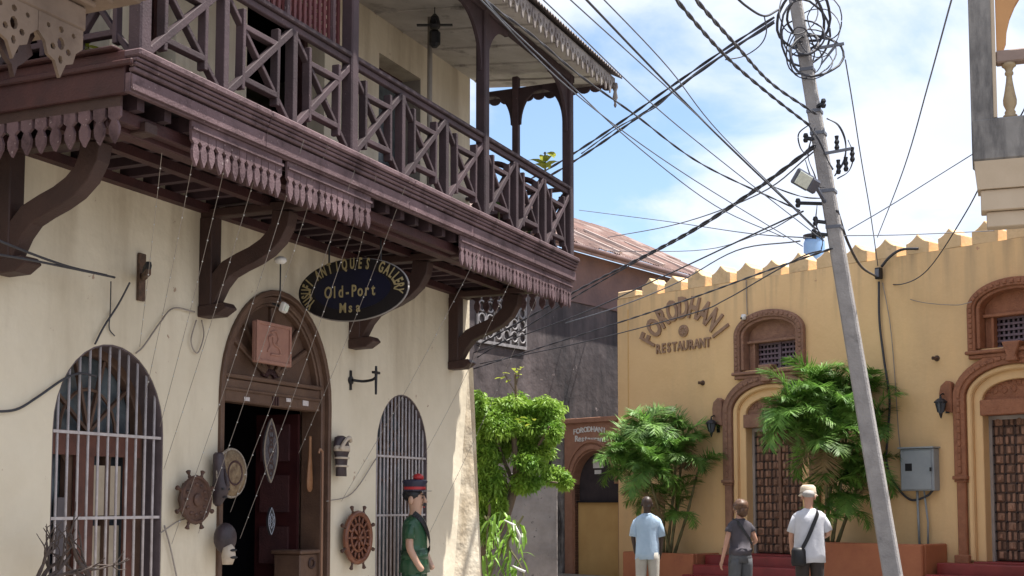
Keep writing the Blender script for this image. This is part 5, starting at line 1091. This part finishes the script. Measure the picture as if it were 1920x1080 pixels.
def palm_clump(label, base, stems, seed, sc=1., nf=11):
    rg = random.Random(seed); b0 = base; T = thing('palm_clump', label, 'palm', WF, b0, 'areca palm clumps in the planters')
    for (px, py, Z, bx, tilt, nf_) in stems:
        nf_ = int(nf_*1.45)
        top_ = P(px, py, Z) - b0; ns_ = bx is None; bx = bx or 0; bo = Vector((bx, rg.uniform(-.12,.12), 0)); mid = bo.lerp(top_,.5) + Vector((bx*.15,0,0))
        pts = path([bo, mid, top_], 6); nn = len(pts)
        if not ns_: obj('stem', MB().tube(pts, [.030-.014*i/nn+(.006 if i%2 else 0) for i in range(nn)], 7), stemP, T, smooth=True)
        for i in range(nf_):
            me = FR[rg.randrange(4)]; o = obj('frond', me, leafP if rg.random()>.22 else leafQ, T, loc=top_+Vector((0,0,rg.uniform(-.12,.06))))
            o.rotation_euler = (rg.uniform(-.35,.35), (rg.uniform(-.6,.1), rg.uniform(-.1,.7), rg.uniform(.5,1.25))[i%3], 2.399*i+rg.random()*.6+tilt); s_ = sc*(rg.uniform(.75,1.05) if i%7 else 1.15); o.scale = (s_,s_,s_)
            if i%11 == 10: o.rotation_euler[1] = 1.9; o.data = o.data.copy(); o.data.materials[0] = deadm
b0 = Y.w(.35, -.5, .58); z = b0.y
palm_clump('palm clump with several slim stems left of the middle doorway', b0,
   [(1200,845,z-.7,-.10,0,13),(1168,872,z-.9,None,1,10),(1245,812,z-.4,.0,2,13),(1268,862,z-.7,.06,3,11),(1212,880,z-1.1,.12,4,11),(1212,808,z-.6,None,6,11),(1165,840,z-.6,None,7,7),(1282,820,z-.3,.10,8,8),(1235,905,z-.8,None,9,8),(1308,885,z-.3,.18,5,3),(1238,945,z-.3,None,11,6),(1272,960,z-.4,None,12,5)], 3, .56)
b0 = Y.w(3.85, -.5, .85); z = b0.y
palm_clump('denser palm clump between the carved middle door and the leaning pole', b0,
   [(1535,775,z-.6,-.14,0,13),(1492,800,z-1.0,None,1,12),(1580,740,z-.4,0,2,13),(1525,728,z-.5,None,3,12),(1478,765,z-.9,None,9,9),(1590,795,z-.7,.1,4,11),(1640,800,z-.4,.18,5,6),(1545,830,z-1.0,.05,6,11),(1600,870,z-.6,None,7,9),(1612,740,z-.3,None,8,9),(1565,890,z-.8,None,10,7),(1595,925,z-.4,None,11,7),(1625,890,z-.3,None,12,6),(1575,960,z-.5,None,13,5)], 8, .60)

# ================================================================== LEAFY TREE
TZ = 17.3
tb = P(884, 1240, TZ); tb.z = 0
T = thing('leafy_tree', 'bright green fine leaved tree growing beside the sunlit plaster corner', 'tree', WF, tb)
def tw(px, py, dz=0): return P(px, py, TZ+dz) - tb
tp_ = path([Vector((0,0,0)), tw(893,1075), tw(912,1030), tw(940,985), tw(960,930), tw(968,880), tw(964,820), tw(968,760), tw(966,700)], 5); nn = len(tp_)
obj('trunk', MB().tube(tp_, [.085*(1-i/nn)**.8+.008 for i in range(nn)], 9), bark, T, smooth=True)
for pts in ([(960,925),(920,860),(905,820)],[(966,890),(1000,850),(1030,800)],[(962,905),(940,850),(925,800),(935,770)],[(965,880),(1010,900),(1045,905)],[(966,800),(990,775),(1015,765)],[(955,940),(915,960),(895,930)],[(905,1040),(912,990),(918,950),(908,900)]):
    q = path([tw(a,b, random.uniform(-.25,.25)*i) for i,(a,b) in enumerate(pts)], 4); obj('limb', MB().tube(q, [.03*(1-.7*i/len(q)) for i in range(len(q))], 6), bark, T, smooth=True)
lm = MB(); rg = random.Random(21); vs=[]; fs=[]
blobs = [(895,880,24,44),(925,900,30,40),(900,945,26,36),(935,950,24,30),(905,990,22,30),(890,760,26,24),(915,765,26,20),(935,792,50,36),(1003,782,50,38),(900,850,34,40),(960,760,36,22),(1022,770,34,26),(1035,812,24,28),(1000,845,38,24),(1042,892,30,22),(925,842,38,30),(1058,905,18,16),(985,905,34,24),(1000,870,30,26),(970,830,32,26),(905,800,26,34),(900,910,26,40),(915,965,30,34),(890,980,20,30),(940,920,20,26),(985,800,40,30)]
for bi,(cx_,cy_,rx_,ry_) in enumerate(blobs):
    cz_ = rg.uniform(-.25,.25); dens = int(rx_*ry_*2.6*(.6 if cy_>875 and cx_<950 else 1))
    sub = [(rg.gauss(0,.6), rg.gauss(0,.6), rg.gauss(0,.6)) for _ in range(16)]
    for _ in range(dens):
        u = Vector((rg.gauss(0,1),rg.gauss(0,1),rg.gauss(0,1))).normalized(); r_ = rg.uniform(.55,1.05)
        s_ = sub[rg.randrange(16)]; off = Vector((u.x*r_*.62+s_[0]*.42, u.y*r_*.62+s_[1]*.42, u.z*r_*.62+s_[2]*.42))
        c = tw(cx_+off.x*rx_, cy_-off.z*ry_, cz_+off.y*rx_/140)
        a = (u*.7 + Vector((rg.gauss(0,.45),rg.gauss(0,.45),rg.gauss(0,.35)-.35))).normalized(); b = a.cross(Vector((rg.gauss(0,.6),rg.gauss(0,.6),1))).normalized()
        l_ = rg.uniform(.020,.050); w_ = l_*rg.uniform(.20,.42); k = len(vs); vs += [c-a*l_, c+b*w_, c+a*l_+Vector((0,0,-.012)), c-b*w_]; fs.append((k,k+1,k+2,k+3))
lm.v = vs; lm.f = fs; o = obj('crown', lm, leafT, T, recalc=False); o['kind'] = 'stuff'
for k,(a,b) in enumerate([(948,706),(955,700),(940,708),(962,690),(972,692),(968,702),(980,688),(958,712),(975,706),(966,695),(985,790),(995,795),(975,782),(1000,785),(965,786)]):
    m = MB(); blade(m, tw(a,b,-.3 if k>9 else 0), (rg.uniform(-1,1),rg.uniform(-1,1),.3), .11, .06, .9); obj('young_leaf', m, leafY, T, recalc=False)
for a,b in ((946,702),(975,690)): obj('limb', MB().tube([tw(966,735), tw(a,b)], .006, 5), bark, T)
# broad leaved climber by the trunk
cb = P(945, 1090, 16.6); cb.z = 0
T = thing('climbing_plant', 'bright yellow green long leaved plant hanging low beside the tree trunk', 'plant', WF, cb)
for i in range(130):
    a = rg.uniform(905,982); b = rg.uniform(955,1110); b = max(b, 955+abs(a-940)*.8); z = 16.6+rg.uniform(-.3,.3); m = MB()
    blade(m, P(a,b,z)-cb, (rg.uniform(-.8,.8),rg.uniform(-1,.2),rg.uniform(-.9,.2)), rg.uniform(.16,.34), rg.uniform(.03,.055), 1.6); obj('leaf', m, leafM, T, recalc=False)
for k in range(4): obj('stem', MB().tube(path([(rg.uniform(-.3,.3),0,0),(rg.uniform(-.3,.3),0,.6),(rg.uniform(-.25,.25),0,1.4)]), .015, 5), stemP, T)
for pts in ([(945,975),(965,985),(975,1005),(973,1030)],[(960,1060),(975,1068),(985,1072)]):
    obj('pale_blade', MB().tube([P(a,b,16.3)-cb for a,b in pts], [.008,.018,.018,.004][:len(pts)], 5), whitem, T, smooth=True)
# tree shade shrubs filling the dark base

# ================================================================== PEOPLE
def skin_body(J, E_):
    me = bpy.data.meshes.new('body'); names = list(J); idx = {n_: i for i, n_ in enumerate(names)}
    me.from_pydata([J[n_][0] for n_ in names], [(idx[a], idx[b]) for a, b in E_], []); o = bpy.data.objects.new('body', me); COL.objects.link(o)
    md = o.modifiers.new('skin', 'SKIN'); md.use_smooth_shade = True
    for i, n_ in enumerate(names):
        r = J[n_][1]; me.skin_vertices[0].data[i].radius = (r[0], r[1]) if isinstance(r, tuple) else (r, r)
    me.skin_vertices[0].data[idx['pelvis']].use_root = True
    sb_ = o.modifiers.new('sub', 'SUBSURF'); sb_.levels = 2; sb_.render_levels = 2
    bpy.context.view_layer.update(); res = bpy.data.meshes.new_from_object(o.evaluated_get(bpy.context.evaluated_depsgraph_get())); COL.objects.unlink(o); bpy.data.objects.remove(o)
    return res
def wrinkle(mb, amp, sc=9, seed=0):
    for i, v in enumerate(mb.v):
        n_ = noise.noise_vector(Vector((v.x*sc+seed, v.y*sc, v.z*sc*.8)))*amp + noise.noise_vector(Vector((v.x*sc*3+seed, v.y*sc*3, v.z*sc*1.3+v.x*sc*2)))*amp*.6; mb.v[i] = v + n_
def person(label, px, py, Z, yaw, H, skin, arms, head_yaw, female=False, bulk=1.0, lean=0, statue=False, name='person', cat='person'):
    hp = P(px, py, Z); k = H/1.75; T = thing(name, label, cat, WF, (hp.x, hp.y, 0), rz=yaw); T.scale = (k,k,k)
    sh = .165 if female else .185
    J = {'pelvis':((0,0,.96),(.13*bulk,.10)), 'spine':((0,0,1.12),(.115*bulk,.09)), 'chest':((0,0,1.30),(.14,.10)), 'upper':((0,.0,1.385),(.085,.06)), 'neck':((0,lean*.2,1.48),.052), 'jaw':((0,lean*.6+.01,1.56),(.058,.06)), 'head':((0,lean,1.64),(.077,.09)), 'crown':((0,lean-.005,1.705),(.062,.072))}
    Ed = [('pelvis','spine'),('spine','chest'),('chest','upper'),('upper','neck'),('neck','jaw'),('jaw','head'),('head','crown')]
    for sg, nm in ((-1,'l'),(1,'r')):
        el, wr = arms[0 if sg < 0 else 1]
        J['sh'+nm] = ((sg*(sh-.015),0,1.385),.044); J['el'+nm] = (el,.038); J['wr'+nm] = (wr,.025)
        d = (Vector(wr)-Vector(el)).normalized(); J['pm'+nm] = (tuple(Vector(wr)+d*.07),(.034,.02))
        J['hp'+nm] = ((sg*.09,0,.90),.085); J['kn'+nm] = ((sg*.10,.01,.50),.055); J['an'+nm] = ((sg*.11,-.02,.09),.036); J['to'+nm] = ((sg*.12,.13,.03),.034)
        Ed += [('upper','sh'+nm),('sh'+nm,'el'+nm),('el'+nm,'wr'+nm),('wr'+nm,'pm'+nm),('pelvis','hp'+nm),('hp'+nm,'kn'+nm),('kn'+nm,'an'+nm),('an'+nm,'to'+nm)]
    me = skin_body(J, Ed)
    # fingers, nose, ears joined to the same mesh
    ex = MB()
    for sg, nm in ((-1,'l'),(1,'r')):
        wr = Vector(J['wr'+nm][0]); pm = Vector(J['pm'+nm][0]); d = (pm-wr).normalized(); sd_ = Vector((0,1,0)); sd_ = (sd_-d*sd_.dot(d)).normalized(); nv = d.cross(sd_)
        for f in range(4):
            b_ = pm + sd_*(f-1.5)*.018 - d*.01; l_ = (.07,.08,.075,.058)[f]; c_ = nv*(-sg)
            ex.tube([b_, b_+d*(l_*.4+.01), b_+d*(l_*.75+.01)+c_*.012, b_+d*(l_+.01)+c_*.03], [.009,.009,.008,.006], 6)
        ex.tube([wr+d*.02+sd_*.02, wr+d*.05+sd_*.045, wr+d*.085+sd_*.05], [.011,.010,.007], 6)
    hy = Matrix.Translation((0,lean,0)) @ Matrix.Rotation(head_yaw, 4, 'Z') @ Matrix.Translation((0,-lean,0)) if 0 else Matrix.Translation((0,lean,0)) @ Matrix.Rotation(head_yaw, 4, 'Z')
    ex.X = hy; ex.loft([(0,.085,1.60,.012,.012),(0,.105,1.605,.016,.016),(0,.10,1.63,.010,.012),(0,.085,1.66,.006,.008)], 8)
    for sg in (-1,1): ex.ball((sg*.078,0,1.625), .014,.022,.032, 8, 6)
    ex.tube([(-.025,.085,1.575),(0,.092,1.573),(.025,.085,1.575)], .007, 5)
    em_ = ex.mesh('extra', smooth=True); bm = bmesh.new(); bm.from_mesh(me); bm.from_mesh(em_)
    bm.to_mesh(me); bm.free()
    for p_ in me.polygons: p_.use_smooth = True
    me.materials.clear(); obj('body', me, skin, T)
    return T, hy, J, sh
def shirt(T, J, sh, m, hem=.84, w_=.185, dpt=.125, sl=.75, bulk=1.0, seed=0, amp=.010, neck=1.485, waist=1.0):
    mb = MB(); mb.loft([(0,0,hem,w_*1.03*bulk,dpt*1.08*bulk),(0,0,hem+.10,w_*1.02*bulk,dpt*1.08*bulk),(0,0,1.05,w_*.98*bulk*waist,dpt*1.02*bulk),(0,0,1.16,w_*.97*bulk*waist,dpt*.98*bulk),(0,0,1.28,w_*1.05,dpt*.98),(0,0,1.35,sh+.025,dpt*.9),(0,0,1.405,sh+.022,dpt*.78),(0,0,1.445,sh*.80,.085),(0,0,1.462,.10,.07),(0,0,neck,.068,.066)], 40)
    wrinkle(mb, amp, 9, seed); s_ = obj('shirt', mb, m, T, smooth=True)
    for sg, nm in ((-1,'l'),(1,'r')):
        a = Vector(J['sh'+nm][0]); e = Vector(J['el'+nm][0]); d = (e-a).normalized(); ms = MB(); pp = [a-Vector((sg*.05,0,.035)), a+d*.03-Vector((sg*.012,0,0)), a.lerp(e,.4*sl+.1), a.lerp(e,sl)]
        ms.tube([*pp, pp[-1]+d*.002], [.045,.060,.062,.064,.05], 14); wrinkle(ms, amp*.7, 12, seed+3); obj('sleeve', ms, m, s_, smooth=True)
    return s_
def trousers(T, J, m, w_=.175, seed=0, top=.98):
    mb = MB(); mb.loft([(0,0,.84,w_,.125),(0,0,.92,w_,.125),(0,0,top,w_*.93,.115)], 24); wrinkle(mb, .006, 8, seed); t_ = obj('trousers', mb, m, T, smooth=True)
    for sg, nm in ((-1,'l'),(1,'r')):
        ms = MB(); ms.loft([(sg*.085,0,.90,.092,.115),(sg*.09,0,.80,.095,.112),(sg*.10,.01,.50,.075,.085),(sg*.105,-.005,.28,.068,.075),(sg*.11,-.015,.08,.065,.075)], 18); wrinkle(ms, .008, 8, seed+sg); obj('trouser_leg', ms, m, t_, smooth=True)
        sm_ = MB(); sm_.loft([(sg*.115,.04,.0,.048,.13),(sg*.115,.04,.03,.05,.135),(sg*.115,.02,.07,.045,.10),(sg*.115,-.02,.11,.04,.05)], 16); obj('shoe', sm_, blk, t_, smooth=True)
    return t_
# man in pale blue shirt
T, hy, J, sh = person('man in pale blue shirt and beige trousers standing with his back turned, left of three', 1213, 945, 18.9, -.12, 1.66, skinD, (((-.215,.02,1.13),(-.19,.14,.93)),((.215,.02,1.13),(.20,.12,.91))), .1)
shirt(T, J, sh, blueS, .80, .168, .125, .95, 1.04, 1, .014); trousers(T, J, beigeT)
hm = MB(); hm.X = hy; hm.ball((0,-.012,1.665), .082,.094,.088, 16, 10); obj('hair', hm, mat('shaved_head',(.05,.032,.026),None,.45), T, smooth=True)
cm = MB(); cm.torus((0,0,1.475), .072, .012, 18, 6, ax='z'); obj('collar', cm, blueS, T, smooth=True)
# woman in charcoal top
T, hy, J, sh = person('woman in charcoal top and grey trousers with auburn hair and a strap across her back', 1387, 950, 17.6, .28, 1.60, skinL, (((-.235,-.02,1.12),(-.27,.04,.88)),((.25,-.02,1.14),(.16,.20,1.08))), .55, True)
shirt(T, J, sh, greyS, .95, .165, .12, .38, 1.0, 5, .009, waist=.95); trousers(T, J, greyT, .18)
hm = MB(); hm.X = hy; hm.ball((0,-.02,1.665), .106,.112,.104, 18, 12); hm.ball((0,-.045,1.60), .098,.085,.095, 14, 9)
wrinkle(hm, .022, 18, 2); obj('hair', hm, hairB, T, smooth=True)
def strap(T, pts, r=.012): 
    mb = MB(); q = path(pts, 5); nn = len(q); vs = []
    for i, p in enumerate(q):
        d = (q[min(i+1,nn-1)]-q[max(i-1,0)]).normalized(); n_ = Vector((p.x*.5,p.y,0)).normalized(); s_ = d.cross(n_).normalized()*r*1.6; vs += [p-s_, p+s_, p+s_+n_*.006, p-s_+n_*.006]
    mb.add(vs, [(i*4+j, i*4+(j+1)%4, i*4+4+(j+1)%4, i*4+4+j) for i in range(nn-1) for j in range(4)]); obj('bag_strap', mb, blk, T)
strap(T, [(-.10,.03,1.475),(-.07,-.10,1.42),(.0,-.135,1.30),(.10,-.13,1.16),(.165,-.06,1.05),(.185,.03,1.0)])
# man in white shirt and hat
T, hy, J, sh = person('man in white shirt and straw hat carrying a black bag, right of three', 1516, 925, 16.9, -.08, 1.76, skinL, (((-.225,.03,1.14),(-.205,.16,.95)),((.245,.0,1.16),(.18,.20,1.10))), -.1, bulk=1.1)
shirt(T, J, sh, whiteS, .80, .185, .145, .85, 1.06, 9, .015); trousers(T, J, darkT, .17)
hm = MB(); hm.X = hy; hm.ball((0,-.012,1.665), .080,.090,.055, 16, 10); obj('hair', hm, hairG, T, smooth=True)
hm = MB(); hm.X = hy @ Matrix.Rotation(-.08,4,'X'); hm.lathe([(.122,1.648),(.126,1.655),(.106,1.675),(.102,1.72),(.096,1.765),(.070,1.79),(.001,1.785)], 24); ht = obj('hat', hm, hatm, T, smooth=True)
hm = MB(); hm.X = hy @ Matrix.Rotation(-.08,4,'X'); hm.lathe([(.1065,1.675),(.1075,1.685),(.1045,1.70),(.1035,1.701)], 24); obj('hat_band', hm, mat('hat_band',(.4,.33,.26),None,.8), ht)
strap(T, [(.10,.03,1.48),(.09,-.12,1.42),(.03,-.16,1.28),(-.05,-.175,1.10),(-.13,-.17,.95)], .015)
mb = MB(); mb.loft([(-.16,-.15,.76,.085,.045),(-.16,-.155,.80,.095,.05),(-.16,-.155,.95,.09,.05),(-.16,-.15,.99,.07,.035)], 14); obj('bag', mb, blk, T, smooth=True)
# carved painted figure by the narrow window
s_, z_ = L.pix(778, 897, .32); fw = L.w(s_, -.32, 0)
T = thing('painted_figure', 'carved green uniformed wooden figure with moustache, red topped cap and crossed strap', 'statue', WF, (fw.x, fw.y, 0), rz=radians(-105)); T.scale = (.97,)*3
J = {'pelvis':((0,0,1.0),(.14,.11)),'spine':((0,0,1.15),(.12,.10)),'chest':((0,0,1.30),(.15,.11)),'upper':((0,0,1.385),(.09,.07)),'neck':((0,0,1.48),.06),'jaw':((0,.015,1.56),(.075,.075)),'head':((0,.01,1.66),(.095,.105)),'crown':((0,0,1.76),(.08,.09))}
Ed = [('pelvis','spine'),('spine','chest'),('chest','upper'),('upper','neck'),('neck','jaw'),('jaw','head'),('head','crown')]
for sg, nm in ((-1,'l'),(1,'r')):
    J['sh'+nm]=((sg*.17,0,1.385),.045); J['el'+nm]=((sg*.22,.02,1.12),.045); J['wr'+nm]=((sg*.19,.12,.93),.035); J['pm'+nm]=((sg*.17,.16,.88),(.04,.03)); J['hp'+nm]=((sg*.09,0,.92),.09); J['kn'+nm]=((sg*.10,.01,.5),.06); J['an'+nm]=((sg*.11,0,.1),.045); J['to'+nm]=((sg*.12,.13,.04),.04)
    Ed += [('upper','sh'+nm),('sh'+nm,'el'+nm),('el'+nm,'wr'+nm),('wr'+nm,'pm'+nm),('pelvis','hp'+nm),('hp'+nm,'kn'+nm),('kn'+nm,'an'+nm),('an'+nm,'to'+nm)]
obj('body', skin_body(J, Ed), faceS, T)
mb = MB(); mb.loft([(0,0,.86,.20,.17),(0,0,.98,.19,.15),(0,.0,1.08,.17,.13)], 24); obj('uniform_skirt', mb, grnS, T, smooth=True)
shirt(T, J, .19, grnS, 1.0, .18, .135, .62, 1.0, 4, .003); trousers(T, J, grnS, .19)
obj('belt', MB().loft([(0,0,1.055,.186,.145),(0,0,1.095,.186,.143)], 24), mat('green_belt',(.015,.05,.025),None,.4), T)
strap(T, [(.10,.02,1.50),(.08,.11,1.42),(.0,.15,1.28),(-.10,.14,1.14),(-.15,.09,1.07)], .02)
for sg in (-1,1): obj('ear', MB().ball((sg*.10,-.01,1.64), .02,.03,.045), faceS, T, smooth=True); obj('eye', MB().ball((sg*.035,.105,1.665), .014,.008,.009), iron, T); obj('eyebrow', MB().beam((sg*.02,.112,1.695),(sg*.06,.10,1.70), .008,.008), iron, T)
obj('nose', MB().loft([(0,.10,1.61,.018,.018),(0,.125,1.615,.022,.024),(0,.115,1.65,.014,.016),(0,.10,1.69,.01,.01)], 10), faceS, T, smooth=True)
obj('moustache', MB().tube([(-.05,.10,1.585),(-.02,.122,1.592),(0,.124,1.588),(.02,.122,1.592),(.05,.10,1.585)], [.004,.011,.009,.011,.004], 7), iron, T, smooth=True)
obj('lips', MB().ball((0,.105,1.565), .022,.012,.007), redP, T)
mb = MB(); mb.ball((0,-.025,1.70), .108,.115,.09, 16, 10); hr = obj('hair', mb, iron, T, smooth=True)
cp = obj('cap', MB().lathe([(.112,1.735),(.118,1.75),(.118,1.80),(.14,1.84),(.13,1.86),(.001,1.87)], 24), capB, T, smooth=True)
obj('peak', MB().loft([(0,.12,1.735,.09,.06),(0,.13,1.742,.09,.065)], 16), mat('cap_peak',(.3,.3,.32),None,.2), cp, smooth=True); obj('badge', MB().ball((0,.04,1.885), .07,.06,.045), redP, cp, smooth=True)
obj('cap_band', MB().lathe([(.120,1.755),(.121,1.77),(.120,1.785)], 24), redP, cp)
